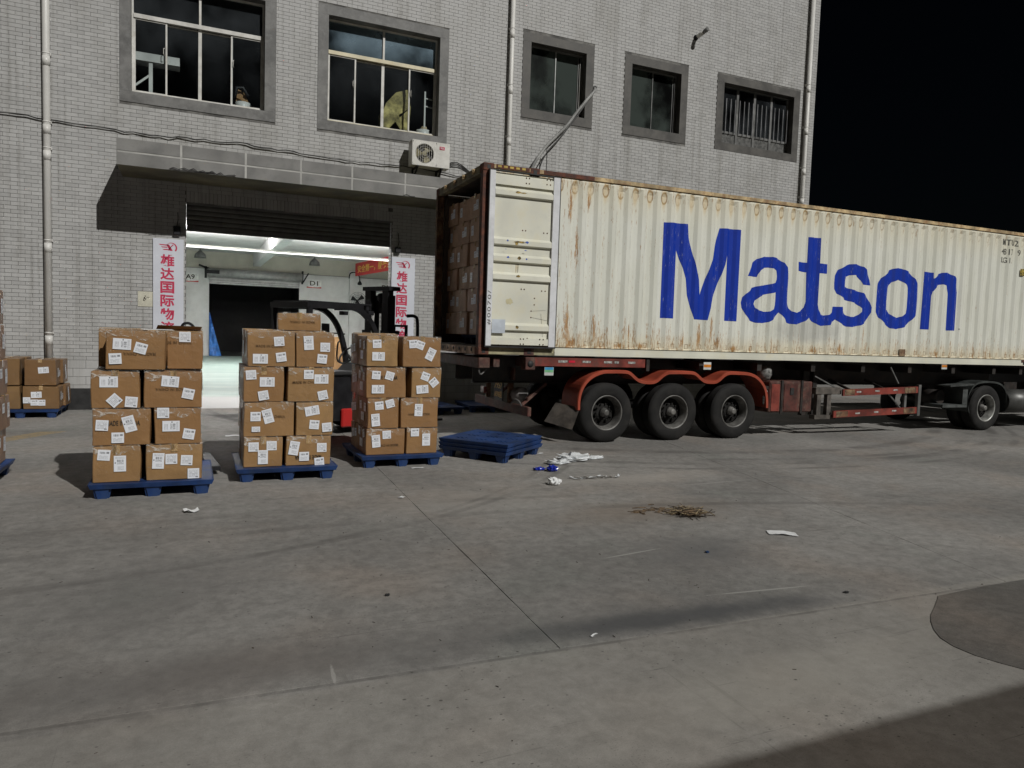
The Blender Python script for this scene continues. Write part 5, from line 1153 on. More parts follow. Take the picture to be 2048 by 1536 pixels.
for bx_, bz in bolts:
    rib = any(abs(bz-z_) < .07 for z_, _ in ribs) or bz > 2.58 or bz < .27
    b = MB(); b.lathe([(.011, 0), (.011, .004), (.005, .008), (0, .008)], 8, Matrix.Translation((bx_, T0-.0065 if rib else T0+.0298, bz)) @ FRONT); b.build('bolt', M_RUST, dr)
def blob(x, z, rx, rz_, mat_, y, name, par, n=14, seed=1):
    rnd = random.Random(seed); m = MB(); vs = [m.bm.verts.new((x+rx*math.cos(2*PI*i/n)*rnd.uniform(.55, 1.1), y, z+rz_*math.sin(2*PI*i/n)*rnd.uniform(.55, 1.1))) for i in range(n)]
    m.bm.faces.new(vs); return m.build(name, mat_, par, fixn=False)
M_GLUE = mat('old yellow glue', (.33, .22, .05), .6, var=.4, scale=20)
for i, (x_, z_, a_, b_) in enumerate(((.55, 2.49, .05, .02), (.63, 2.485, .08, .012), (.6, 1.74, .11, .018), (.55, 1.72, .03, .04), (.6, 1.50, .04, .03), (.6, 1.35, .008, .12), (.57, 1.35, .007, .1), (.59, 1.22, .045, .025), (.6, .44, .04, .03))):
    blob(x_, z_, a_, b_, M_GLUE, T0-.0195 if abs(z_-1.35) > .05 else T0+.0285, 'glue_stain', dr, seed=i)
blob(.48, .83, .07, .06, mat('faint yellow stain', (.66, .6, .38), .6), T0+.0285, 'stain', dr, seed=3)
M_BST = mat('blue sticker scrap', (.03, .09, .4), .5)
for i, (x_, z_, a_, b_) in enumerate(((.72, 1.745, .03, .02), (.4, 1.75, .02, .02), (.41, 1.50, .025, .02), (.7, 1.62, .025, .01), (.72, 1.49, .02, .015), (.37, 1.62, .01, .01))):
    blob(x_, z_, a_, b_, M_BST, T0-.0195, 'sticker', dr, 6, seed=i+20)
b = MB(); b.quad([(D0+.105, T0-.0205, .34), (.40, T0-.0205, .34), (.40, T0-.0205, .55), (D0+.105, T0-.0205, .55)]); b.build('paper_slip', mat('pale blue slip', (.55, .6, .66), .5, var=.08), dr, fixn=False)
for (a, b_) in (((.86, .70), (1.1, .72)), ((.86, .60), (1.13, .56)), ((1.02, .66), (1.06, .3))):
    s_ = MB(); s_.bar((a[0], T0+.0288, a[1]), (b_[0], T0+.0288, b_[1]), .008, .001); s_.build('scratch', M_STEN, dr)
me = fit_text(text_mesh('#0070/', .09, 0, spacing=1.2), .52, .06); link('handwriting', me, dr, mat('thin black marker', (.08, .08, .08)), Matrix.Translation((D0+.056, T0-.0155, .72)) @ FRONT @ Matrix.Rotation(PI/2, 4, 'Z'))
# far door, swung round the far side
m = MB(); m.box(.075, 1.275, CW+.012, CW+.062, .145, 2.785); m.build('door', M_DOORC, ct)
# lettering laid over the corrugations
def on_side(polys, name, mat_, off=.0022, seed=0):
    cu = bpy.data.curves.new('c', 'CURVE'); cu.dimensions = '2D'; cu.fill_mode = 'FRONT'
    for pl in polys:
        s_ = cu.splines.new('POLY'); s_.points.add(len(pl)-1); s_.use_cyclic_u = True
        for i, (a, b_) in enumerate(pl): s_.points[i].co = (a, b_, 0, 1)
    o = bpy.data.objects.new('c', cu); C.objects.link(o); dg = bpy.context.evaluated_depsgraph_get(); dg.update()
    me = bpy.data.meshes.new_from_object(o.evaluated_get(dg), depsgraph=dg); bpy.data.objects.remove(o); me.materials.clear()
    return drape(me, name, mat_, off)
def drape(me, name, mat_, off=.0022):
    bm = bmesh.new(); bm.from_mesh(me)
    x0 = min(v.co.x for v in bm.verts); x1 = max(v.co.x for v in bm.verts)
    for x in xs_:
        if x0 < x < x1: bmesh.ops.bisect_plane(bm, geom=list(bm.verts)+list(bm.edges)+list(bm.faces), plane_co=(x, 0, 0), plane_no=(1, 0, 0), dist=1e-6)
    for v in bm.verts: v.co = Vector((v.co.x, .012+cy(v.co.x)-off, v.co.y))
    bm.to_mesh(me); bm.free(); me.update()
    for p in me.polygons: p.use_smooth = False
    return link(name, me, sp, mat_)
for pl in LETTERS: on_side(pl, 'letter', M_BLUEP)
def side_text(s_, x, z, w_, h_, bold=.002, mat_=M_STEN):
    me = fit_text(text_mesh(s_, h_*1.3, bold, depth=0), w_, h_)
    for v in me.vertices: v.co.x += x; v.co.y += z; v.co.z = 0
    drape(me, 'stencil_marking', mat_, .0025)
side_text('MTU2', 12.14, 2.655, .52, .13); side_text('4817  9', 12.17, 2.455, .62, .13); side_text('LG1.', 12.05, 2.275, .36, .12); side_text('R', 10.72, .745, .035, .035, 0)
b = MB(); b.box(12.52, 12.7, .006, .010, 1.98, 2.12); b.build('warning_decal', mat('yellow black decal', (.35, .26, .05), .6, var=.5, scale=30), ct)
b = MB(); b.box(9.0, 9.17, .007, .0098, .15, .29); b.build('forklift_pocket_plate', M_RUST, ct)
# small label plates welded at the foot of every recess
for k in range(3, 38):
    if k % 2 or k < 12:
        pass
# cargo seen through the open rear
for i in range(2):
    pallet(5.6, 11.05+i*.9, R(-1.2+90), 'dark blue pallet under the cargo inside the container, %s' % ('nearer the open side' if i == 0 else 'farther in by the inner wall'), z=CZB+.14, W=.85, D=1.1)
yy0 = [11.03, 11.62, 12.17]
for i in range(6):
    z0 = CZB+.30+i*.385
    for j in range(3):
        x0 = 4.30+(.03 if (i+j) % 3 == 0 else 0)
        ww = .54
        ya = yy0[j]+(.06 if i % 2 else 0)
        if ya+ww > 12.70: ww = 12.70-ya
        carton('dim carton inside the container rear, %s, %s' % (['lowest row', 'second row', 'third row', 'fourth row', 'fifth row', 'highest row'][i], ['right', 'middle', 'left'][j]), x0, x0+.6, ya, ww, z0, z0+.382, (), M_CARDC, rz=0, group='cartons stacked inside the container',
               sides=[('L', 'P', .15, .2, 0), ('L', 'S', .26, .17, 0)] if (i+j) % 2 else [('L', 'P', .4, .18, 0)], tape='x')
# ================================================================== TRAILER (same axes as the container, z from the ground)
tr = thing('container_trailer', 'long rusty red three-axle skeleton trailer carrying the cream container', 'trailer', (CXo, CYo, 0), CTH)
def wheel(parent, s, t_out, sgn, Rr=.5, wdt=.27, rimmat=None, rear=True):
    """sgn: +1 outer face looks to -Y (near side)"""
    M = Matrix.Translation((s, t_out, Rr)) @ (FRONT if sgn > 0 else Matrix.Rotation(PI, 4, 'Z') @ FRONT)
    # local z of lathe -> towards the viewer (-Y) when sgn>0; tyre occupies local z from -wdt to 0
    m = MB(); r1 = .285
    pf = [(r1, -.03), (r1+.012, -.008), (r1+.05, 0), (r1+.12, .006), (Rr-.045, -.004), (Rr-.018, -.022), (Rr-.004, -.045)]
    for k in range(5):
        a = -.045-(wdt-.09)*k/5; b = -.045-(wdt-.09)*(k+1)/5
        pf += [(Rr, a-.004), (Rr, b+.012), (Rr-.012, b+.010), (Rr-.012, b)]
    pf += [(Rr-.004, -wdt+.045), (Rr-.02, -wdt+.02), (Rr-.12, -wdt), (r1, -wdt+.02)]
    m.lathe(pf, 56, M, close=True)
    wh = m.build('wheel', M_TYRE, parent, smooth=False)
    for p in wh.data.polygons: p.use_smooth = True
    m = MB(); m.lathe([(r1+.012, -.004), (r1-.004, .004), (r1-.014, -.02), (r1-.03, -.05), (r1-.045, -.12), (r1-.05, -.16)], 48, M, cap=False); rim = m.build('rim', rimmat or M_RIM, wh, smooth=True, fixn=False)
    m = MB(); d0 = -.185
    # dished disc with ten hand holes (built as ring sectors)
    def ringp(ra, rb, za, zb, n=60, skip=None):
        for i in range(n):
            if skip and skip(i): continue
            a0, a1 = 2*PI*i/n, 2*PI*(i+1)/n
            q = [(ra*math.cos(a0), ra*math.sin(a0), za), (rb*math.cos(a0), rb*math.sin(a0), zb), (rb*math.cos(a1), rb*math.sin(a1), zb), (ra*math.cos(a1), ra*math.sin(a1), za)]
            m.quad([M @ Vector(v) for v in q])
    ringp(.235, .205, d0, d0+.012, 72); ringp(.205, .15, d0+.012, d0+.035, 72, skip=lambda i: (i % 8) in (0, 1, 2)); ringp(.15, .12, d0+.035, d0+.055, 72); ringp(.12, .0, d0+.055, d0+.055, 72)
    m.build('disc', M_RIMD, wh, fixn=False)
    m = MB(); m.lathe([(.235, d0-.02), (0, d0-.02)], 30, M); m.build('brake_drum', M_CHAS, wh)
    m = MB(); m.lathe([(.08, d0+.05), (.075, d0+.10), (.055, d0+.11), (.052, d0+.17), (.03, d0+.175), (0, d0+.175)], 20, M); m.build('hub', mat('worn hub', (.16, .155, .145), .5, .2, var=.25) if 'worn hub' not in bpy.data.materials else bpy.data.materials['worn hub'], wh, smooth=False)
    m = MB()
    for k in range(10):
        a = 2*PI*k/10+.1; m.lathe([(.014, d0+.05), (.014, d0+.08), (0, d0+.08)], 6, M @ Matrix.Translation((.142*math.cos(a), .142*math.sin(a), 0)))
    m.build('wheel_nuts', M_RIMD, wh)['kind'] = 'stuff'
    return wh
AX = [2.335, 3.67, 4.985]
for s in AX:
    wheel(tr, s, .04, 1); 
    m = MB(); m.lathe([(.28, -.60), (.45, -.60), (.49, -.57), (.5, -.36), (.45, -.335), (.28, -.335)], 40, Matrix.Translation((s, .04, .5)) @ FRONT, close=True); m.build('inner_tyre', M_TYRE, tr, smooth=True)
    m = MB(); m.lathe([(.28, -.27), (.46, -.27), (.5, -.24), (.5, -.03), (.46, 0), (.28, 0)], 36, Matrix.Translation((s, CW-.31, .5)) @ FRONT, close=True); m.build('far_tyre', M_TYRE, tr, smooth=True)
    m = MB(); m.lathe([(.285, 0), (.285, .02), (0, .02)], 24, Matrix.Translation((s, CW-.20, .5)) @ FRONT); m.build('far_drum', M_CHAS, tr)
    m = MB(); m.tube([(s, .65, .5), (s, CW-.3, .5)], .075, 12); m.build('axle', M_CHAS, tr)
    m = MB(); m.box(s-.06, s+.06, .72, .84, .55, .96); m.box(s-.5, s+.5, .74, .82, .62, .66); m.build('leaf_spring', M_CHAS, tr)
for t0 in (.72, 1.62):
    m = MB(); m.box(.2, 12.9, t0+.05, t0+.065, .96, 1.38); m.box(.2, 12.9, t0, t0+.12, 1.385, 1.405); m.box(.2, 12.9, t0, t0+.12, .945, .958); m.build('main_beam', M_CHAS, tr)
for s in (.3, .95, 1.7, 2.9, 4.2, 5.5, 6.8, 8.1, 9.4, 10.7, 12.0, 12.9):
    m = MB(); m.box(s, s+.1, .10, CW-.1, 1.24, 1.38); m.build('crossmember', M_CHAS if s > 1 else M_REDD, tr)
m = MB(); m.box(.03, .22, .05, CW-.05, 1.22, 1.385, bev=.01); m.build('rear_beam', M_REDD, tr)
for t0 in (.0, CW-.17):
    m = MB(); m.box(.79, .965, t0-.02, t0+.15, 1.205, 1.405, bev=.01); tl = m.build('twistlock_housing', M_REDD, tr)
    if t0 == 0: b = MB(); b.lathe([(.052, 0), (.052, .004), (0, .004)], 18, Matrix.Translation((.878, -.0205, 1.30)) @ FRONT); b.build('opening', M_BLK, tl)
m = MB(); m.box(.968, 3.02, .012, .05, 1.265, 1.405, bev=.004); m.box(.968, 3.02, .05, .12, 1.39, 1.404); sb = m.build('side_rail', M_RED, tr)
for a, b_ in ((1.38, 1.54), (1.82, 1.97), (2.22, 2.37), (2.42, 2.5), (2.68, 2.82)):
    q = MB(); q.box(a, b_, .0065, .0105, 1.33, 1.365); q.build('reflector_strip', M_SILV, sb)
q = MB(); q.box(1.57, 1.68, .0066, .0105, 1.33, 1.365); q.build('red_reflector', mat('red reflector', (.6, .02, .05), .3), sb)
m = MB(); m.box(3.04, 3.10, .0, .12, 1.21, 1.404); m.build('rail_bracket', M_CHAS, tr)
# scalloped mudguard over the three wheels
path = [(1.80, .56), (1.80, .70), (1.825, .84), (1.90, .98), (2.03, 1.09), (2.2, 1.155), (2.35, 1.165), (2.62, 1.165), (2.72, 1.14), (2.83, 1.06), (2.93, 1.01), (3.06, .99), (3.2, .995), (3.29, 1.03), (3.38, 1.10), (3.48, 1.155), (3.6, 1.165), (3.95, 1.165), (4.06, 1.14), (4.16, 1.07), (4.26, 1.015), (4.4, 1.0), (4.52, 1.01), (4.61, 1.06), (4.70, 1.13), (4.8, 1.165), (5.0, 1.165), (5.22, 1.155), (5.40, 1.10), (5.54, .99), (5.62, .86), (5.655, .70), (5.665, .56)]
sp_ = smoothp([(a, b_, 0) for a, b_ in path], 3)
m = MB(); n_ = len(sp_)
def nrm(i):
    d = (sp_[min(i+1, n_-1)]-sp_[max(i-1, 0)]); d.normalize(); return Vector((-d.y, d.x, 0))
rows_ = []
for i, p in enumerate(sp_):
    N = nrm(i); o1 = p+N*.055; i1 = p-N*.0
    rows_.append([m.bm.verts.new((i1.x, -.005, i1.y)), m.bm.verts.new((o1.x-N.x*.012, -.012, o1.y-N.y*.012)), m.bm.verts.new((o1.x, .01, o1.y)), m.bm.verts.new((o1.x, .56, o1.y)), m.bm.verts.new((o1.x-N.x*.008, .56, o1.y-N.y*.008)), m.bm.verts.new((o1.x-N.x*.012, .02, o1.y-N.y*.012)), m.bm.verts.new((i1.x, .004, i1.y))])
for a, b_ in zip(rows_, rows_[1:]):
    for k in range(7): m.bm.faces.new((a[k], b_[k], b_[(k+1) % 7], a[(k+1) % 7]))
m.bm.faces.new(rows_[0]); m.bm.faces.new(rows_[-1][::-1])
fd = m.build('mudguard', M_REDO, tr)
m = MB(); m.box(5.66, 5.75, .05, .5, .9, .96)
for s in (3.03, 4.36): m.bar((s+.03, .3, 1.04), (s+.03, .7, 1.15), .04, .02)
m.build('mudguard_bracket', M_CHAS, tr)
q = MB()
fl = [(1.80, .60), (1.56, .66), (1.30, .37), (1.65, .24)]
mm = q
a, b_, c_, d = (1.795, -.0, .60), (1.56, .42, .64), (1.36, .42, .33), (1.66, -.0, .24)
mm.quad([a, b_, c_, d]); mm.quad([(d[0]+.012, d[1], d[2]), (c_[0]+.012, c_[1], c_[2]), (b_[0]+.012, b_[1], b_[2]), (a[0]+.012, a[1], a[2])]); mm.build('mudflap', mat('dusty mudflap rubber', (.07, .062, .055), .7, var=.25, scale=6, dirt=(.2, .17, .14), damt=.4), tr, fixn=False)
for s, z, c1 in ((1.22, 1.19, 'green'), (4.31, 1.32, 'orange'), (10.35, 1.40, 'orange')):
    tg = MB(); tg.box(s-.08, s+.08, .012, .02, z-.07, z+.06); pl = tg.build('side_marker', mat('pale marker plate', (.6, .62, .6), .4) if 'pale marker plate' not in bpy.data.materials else bpy.data.materials['pale marker plate'], tr)
    if c1 == 'green':
        for i, cl in enumerate(((.05, .3, .55), (.2, .5, .25))): b = MB(); b.box(s-.075, s+.075, .0095, .0115, z-.02+.04*(1-i), z+.02+.04*(1-i)-.001); b.build('colour_band', mat('marker band %d' % i, cl, .4), pl)
    else: b = MB(); b.box(s-.075, s+.075, .0095, .0115, z-.03, z+.02); b.build('colour_band', mat('marker orange %g' % s, (.6, .2, .02), .4), pl)
    b = MB(); b.bar((s, .1, z+.02), (s, .7, z+.1), .03, .02); b.build('stalk', M_CHAS, pl)
# rear bumper and light frame
m = MB(); m.box(.86, .93, .0, CW, .46, .61, bev=.01); m.build('rear_bumper', M_REDD, tr)
for s0, t0, t1 in ((.87, .80, .88), (.87, 1.86, 1.93)): m = MB(); m.box(s0, s0+.08, t0, t1, .61, 1.24); m.build('bumper_post', M_RUST, tr)
m = MB(); m.box(.87, .9, .63, 1.74, 1.0, 1.2); lp = m.build('lamp_panel', M_REDD, tr)
m = MB(); m.box(.80, .82, .92, 1.32, .62, .98, bev=.004); pl = m.build('number_plate', M_CHAS, tr)
for i, tx in enumerate(('7957', 'A590挂')):
    link('plate_lettering', fit_text(text_mesh(tx, .1, .002), .34, .12), pl, mat('worn orange paint', (.85, .48, .12), .6, var=.3, scale=30) if i == 0 else bpy.data.materials['worn orange paint'], Matrix.Translation((.7985, 1.12, .88-.15*i)) @ Matrix.Rotation(-PI/2, 4, 'Z') @ FRONT)  # orange brightened in place of lamp light on the shaded plate
for t0 in (1.75,):
    m = MB(); m.box(.80, .86, t0+.07, t0+.25, .68, .80, bev=.01); m.build('tail_lamp', mat('dull red lamp %g' % t0, (.2, .02, .015), .3), tr)
for yy_ in (.55, 1.8): m = MB(); m.bar((1.0, yy_, .6), (1.45, yy_+.05, .95), .05, .05); m.build('bumper_stay', M_REDD, tr)
m = MB(); m.tube(smoothp([(.8, .1, .62), (.76, .12, .7), (.72, .2, .72), (.7, .3, .64)]), .012, 6); m.tube(smoothp([(.1, .1, 1.3), (.06, .1, 1.2), (.1, .12, 1.12), (.2, .15, 1.2)]), .012, 6); m.build('loose_cable', mat('light cable', (.12, .115, .11)), tr)
m = MB(); m.tube([(1.02, .55, .8), (1.02, .75, .75), (1.1, .9, .62)], [.09, .14, .1], 12); m.build('air_tank', mat('grey air tank', (.2, .19, .18), .5, var=.3), tr)
# tool box
m = MB(); m.box(5.76, 6.80, .03, .52, .47, 1.05, bev=.02); tb = m.build('tool_box', M_REDD, tr)
m = MB(); m.box(5.80, 5.99, .02, .029, .5, 1.0); m.build('box_panel', mat('faded red panel', (.24, .04, .025), .6, var=.25, dirt=(.08, .03, .02), damt=.6), tb)
m = MB(); m.box(6.10, 6.42, .02, .029, .5, 1.0); m.build('box_panel', mat('worn red panel', (.10, .025, .018), .6, var=.3, scale=4, dirt=(.06, .03, .022), damt=.8, dscale=6), tb)
for s in (6.02, 6.50): m = MB(); m.box(s, s+.05, .012, .035, .45, 1.07); m.build('strap', M_CHAS, tb)
m = MB(); m.box(6.24, 6.32, .008, .019, .8, .93); m.build('latch', M_BLK, tb)
m = MB(); m.tube([(5.73, .12, .62), (5.70, .1, .74), (5.74, .1, .86), (5.71, .14, .95)], .03, 8); m.build('air_hose', M_SILV, tr)
m = MB(); m.lathe([(.1, 0), (.14, .1), (.13, .2), (.1, .26), (0, .28)], 16, Matrix.Translation((5.85, .3, 1.06))); m.build('air_cylinder', mat('grey ribbed cylinder', (.2, .2, .19), .5, var=.3, scale=20), tr)
# landing legs
for s in (7.02, 7.28):
    m = MB(); m.box(s, s+.10, .12, .21, .401, .799); m.build('landing_leg', mat('grey brown post', (.13, .115, .10), .7, var=.3, dirt=(.05, .04, .035), damt=.6, dscale=6) if s < 7.1 else bpy.data.materials['grey brown post'], tr); m = MB(); m.box(s, s+.1, .5, .6, .35, 1.24); m.build('landing_leg', M_CHAS, tr)
m = MB(); m.box(6.96, 7.62, .10, .24, .80, .93, bev=.008); m.build('landing_frame', mat('grey brown steel', (.11, .095, .08), .7, var=.3, dirt=(.05, .04, .035), damt=.6, dscale=6), tr); m = MB(); m.box(6.96, 7.5, .1, .24, .32, .40); m.build('landing_frame', bpy.data.materials['grey brown steel'], tr)
m = MB(); m.bar((6.95, .15, 1.15), (7.5, .15, .93), .03, .02); m.bar((8.9, .1, 1.35), (9.15, .1, 1.02), .025, .02); m.bar((8.8, .12, .9), (9.3, .12, .5), .025, .02); m.build('brace', M_ALUG, tr)
m = MB(); m.box(7.5, 7.66, 1.6, 1.75, .3, 1.24); m.build('landing_leg', M_CHAS, tr)
# side guard
for z0, z1, s0, nm in ((.80, .935, 7.60, 'upper'), (.375, .515, 7.38, 'lower')):
    m = MB(); p0 = (s0, .075, (z0+z1)/2-.06); m.bar((s0, .06, (z0+z1)/2-.03), (9.66, .06, (z0+z1)/2+.03), .04, .13); gd = m.build('side_guard_rail', M_RED, tr)
    for k in range(3): q = MB(); a = 7.95+k*.5; q.bar((a, .0385, (z0+z1)/2-.03+.015+.02*k), (a+.12, .0385, (z0+z1)/2-.03+.017+.02*k), .003, .03); q.build('reflector_strip', M_SILV, gd)
    q = MB(); q.bar((9.28, .0385, (z0+z1)/2+.018), (9.6, .0385, (z0+z1)/2+.026), .003, .11); q.build('worn_end', M_RUST, gd)
    q = MB(); q.bar((7.64 if nm == 'upper' else 7.45, .0385, (z0+z1)/2-.028), (7.9 if nm == 'upper' else 7.75, .0385, (z0+z1)/2-.02), .003, .11); q.build('worn_end', M_RUST, gd)
m = MB(); m.box(9.665, 9.74, .03, .10, .36, 1.0); m.box(9.36, 9.42, .10, .14, .5, .84); m.build('guard_post', M_ALUG, tr)
for s in (7.9, 8.9): m = MB(); m.bar((s, .09, .86), (s, .7, 1.05), .05, .04); m.build('guard_stay', M_CHAS, tr)
# ================================================================== TRACTOR REAR END
tk = thing('tractor_unit', 'dark tractor unit under the front of the container, rear wheel and mudguard showing', 'lorry', (CXo, CYo, 0), CTH)
wheel(tk, 11.86, .08, 1, Rr=.495, rimmat=mat('bright worn rim', (.34, .34, .32), .4, .3, var=.25, scale=6))
m = MB(); m.lathe([(.28, -.60), (.45, -.60), (.49, -.57), (.49, -.36), (.45, -.335), (.28, -.335)], 40, Matrix.Translation((11.86, .08, .495)) @ FRONT, close=True); m.build('inner_tyre', M_TYRE, tk, smooth=True)
m = MB(); m.lathe([(.28, -.27), (.46, -.27), (.495, -.24), (.495, -.03), (.46, 0), (.28, 0)], 36, Matrix.Translation((11.86, CW-.31, .495)) @ FRONT, close=True); m.build('far_tyre', M_TYRE, tk, smooth=True)
m = MB(); m.lathe([(.28, -.27), (.46, -.27), (.495, -.24), (.495, -.03), (.46, 0), (.28, 0)], 36, Matrix.Translation((8.9, CW-.31, .495)) @ FRONT, close=True)
m.bm.free()
m = MB(); pts = [(11.28, .0, .42), (11.22, 0, .6), (11.22, 0, .78), (11.32, 0, .95), (11.5, 0, 1.06), (11.86, 0, 1.09), (12.2, 0, 1.05), (12.4, 0, .92), (12.46, 0, .7), (12.46, 0, .42)]
q = smoothp(pts, 3)
for a, b_ in zip(q, q[1:]):
    m.quad([(a.x, .05, a.z), (b_.x, .05, b_.z), (b_.x, .68, b_.z), (a.x, .68, a.z)]); m.quad([(a.x, .05, a.z), (a.x, .05, a.z-.04), (b_.x, .05, b_.z-.04), (b_.x, .05, b_.z)])
m.build('mudguard', mat('dull black mudguard', (.035, .04, .038), .6, var=.2), tk, fixn=False)
m = MB(); m.box(10.45, 11.2, .06, .5, .52, .58); m.bar((10.5, .1, .98), (11.24, .1, 1.02), .3, .03); m.box(11.05, 11.2, .06, .5, .585, .95); m.build('wing', mat('dusty mudguard wing', (.06, .066, .064), .6, var=.25, scale=5), tk)
for t0 in (.78, 1.58): m = MB(); m.box(10.3, 17.5, t0, t0+.08, .78, 1.02); m.build('chassis_rail', M_CHAS, tk)
m = MB(); m.tube([(12.62, .35, .62), (14.0, .35, .62)], .27, 20); m.build('fuel_tank', mat('grey fuel tank', (.08, .08, .075), .45, .3), tk)
m = MB(); m.tube([(10.75, .35, .72), (10.75, .9, .72)], .15, 16); m.build('air_tank', M_CHAS, tk)
m = MB(); m.tube([(11.86, .6, .495), (11.86, CW-.3, .495)], .11, 12); m.build('axle', M_CHAS, tk)
m = MB(); m.box(14.2, 16.9, .0, CW, .5, 3.3, bev=.08); cab = m.build('cab', mat('dark cab paint', (.05, .05, .055), .4), tk)
m = MB(); m.lathe([(.28, -.27), (.46, -.27), (.495, -.24), (.495, -.03), (.46, 0), (.28, 0)], 36, Matrix.Translation((15.4, .06, .495)) @ FRONT, close=True); m.build('front_tyre', M_TYRE, tk, smooth=True)
# ================================================================== FORKLIFT
fk = thing('forklift', 'black and red forklift truck parked behind the carton stacks, mast to the right', 'forklift', (2.17, 12.55, 0), R(26))
def fbuild(m, n, mt=M_FORKB, **k): return m.build(n, mt, fk, **k)
m = MB(); pr = [(-.98, .22), (-.98, .62), (-.9, .98), (-.45, 1.0), (-.45, .22)]; m.prism(pr, -.5, .5); cw_ = fbuild(m, 'counterweight', M_FORKR)
m = MB(); m.prism([(-.449, .25), (-.449, .95), (.1, .95), (.25, .42), (.85, .42), (.85, .2), (.2, .2)], -.46, .46); fbuild(m, 'body')
m = MB(); m.box(-.1, .62, -.53, -.465, .12, .43, bev=.02); sidep = fbuild(m, 'side_panel', M_FORKR)
link('brand_lettering', fit_text(text_mesh('龙工', .14, .003), .26, .12), sidep, M_WHITE, Matrix.Translation((.28, -.532, .27)) @ FRONT)
m = MB(); m.box(-.5, .3, -.40, .40, .96, 1.04, bev=.03); m.box(-.5, -.38, -.3, .3, 1.04, 1.5, bev=.04); fbuild(m, 'seat', M_BLK)
m = MB(); m.prism([(.55, .43), (.45, 1.0), (.62, 1.16), (.78, 1.05), (.8, .43)], -.4, .4); fbuild(m, 'dashboard')
m = MB(); m.tube([(.42+.0, .19*math.cos(2*PI*i/20), 1.28+.19*math.sin(2*PI*i/20)*.9+.0) if False else (.4+.12*math.sin(2*PI*i/20), .19*math.cos(2*PI*i/20), 1.30+.14*math.sin(2*PI*i/20)) for i in range(21)], .016, 6, caps=False); m.tube([(.4, 0, 1.3), (.58, 0, 1.1)], .025, 8); fbuild(m, 'steering_wheel', M_BLK)
# overhead guard
for sy in (-.5, .5):
    m = MB(); path_ = smoothp([(-.75, sy, 2.11), (-.2, sy, 2.12), (.14, sy, 2.10), (.34, sy, 2.01), (.52, sy, 1.82), (.66, sy, 1.5), (.74, sy, 1.1), (.78, sy, .45)], 4)
    for a, b_ in zip(path_, path_[1:]): m.bar(a, b_+(b_-a).normalized()*.012, .065, .085, (0, 1, 0) if False else (0, 0, 1) if abs((b_-a).normalized().z) < .9 else (1, 0, 0))
    fbuild(m, 'guard_pillar')
    m = MB(); m.bar((-.74, sy, 1.0), (-.74, sy, 2.1), .06, .08, (1, 0, 0)); fbuild(m, 'rear_pillar')
m = MB(); m.box(-.78, .52, -.47, .47, 2.165, 2.185); fbuild(m, 'roof_plate')
m = MB(); m.box(-.75, .3, -.53, -.48, 2.07, 2.165); m.box(-.75, .3, .48, .53, 2.07, 2.165)
m.box(-.80, -.75, -.53, .53, 2.07, 2.16); m.box(.42, .48, -.45, .45, 2.08, 2.16)
fbuild(m, 'guard_frame')
for yy_ in (-.42, .3): m = MB(); m.box(.50, .62, yy_, yy_+.12, 2.0, 2.07, bev=.01); fbuild(m, 'work_lamp')
# mast
for sy in (-.30, .18):
    m = MB(); m.box(1.02, 1.14, sy, sy+.13, .12, 2.52); m.box(1.0, 1.02, sy-.02, sy+.14, .12, 2.52); fbuild(m, 'mast_rail')
    m = MB(); m.box(1.15, 1.24, sy+.06*(1 if sy < 0 else -1), sy+.08+.06*(1 if sy < 0 else -1), .14, 2.38); fbuild(m, 'inner_mast_rail')
    m = MB(); m.tube([(1.0, sy+.13*(1 if sy < 0 else -1)+.04, .2), (1.0, sy+.13*(1 if sy < 0 else -1)+.04, 2.05)], .028, 8); fbuild(m, 'lift_cylinder', M_SILV)
for z_ in (.5, 1.68, 2.46): m = MB(); m.box(.98, 1.24, -.37, .37, z_, z_+.07); fbuild(m, 'mast_crossbar')
m = MB(); m.tube([(1.1, -.1, 2.33), (1.1, .0, 2.33)], .09, 14); fbuild(m, 'chain_wheel')
m = MB(); m.box(1.08, 1.1, -.1, -.05, .6, 2.3); fbuild(m, 'lift_chain')
m = MB()
for z_ in (.35, .75): m.box(1.26, 1.30, -.5, .5, z_, z_+.1)
fbuild(m, 'carriage')
m = MB()
for y_ in (-.5, -.17, .15, .46): m.box(1.28, 1.32, y_, y_+.04, .75, 1.85)
for z_ in (1.2, 1.82): m.box(1.28, 1.32, -.5, .5, z_, z_+.04)
fbuild(m, 'load_backrest')
m = MB(); m.tube(smoothp([(1.34, -.5, .9), (1.5, -.5, 1.0), (1.55, -.5, 1.3), (1.55, -.5, 1.9), (1.48, -.5, 2.02), (1.3, -.5, 2.02)]), .03, 8); fbuild(m, 'side_guard_tube')
for y_ in (-.35, .25): m = MB(); m.box(1.32, 1.36, y_, y_+.1, .05, .8); m.box(1.36, 2.4, y_, y_+.1, .05, .09); fbuild(m, 'fork')
for sx, rr in ((-.62, .26), (.62, .31)):
    for sy in (-.5, .34):
        m = MB(); m.lathe([(.02, 0), (rr*.55, 0), (rr*.6, .02), (rr-.03, .02), (rr, .04), (rr, .14), (rr-.03, .16), (.02, .16)], 28, Matrix.Translation((sx, sy+.16, rr)) @ FRONT); fbuild(m, 'wheel', M_TYRE)
m = MB(); m.box(-.07, .07, -.004, .004, -.14, .12, bev=.0035); mr = m.build('mirror', mat('dark mirror back', (.05, .05, .055), .4), fk, M=Tm(.42, .70, 1.72, R(-30)))
m = MB(); m.tube([(.35, .7, 1.68), (.7, .5, 1.66)], .014, 6); fbuild(m, 'mirror_arm')
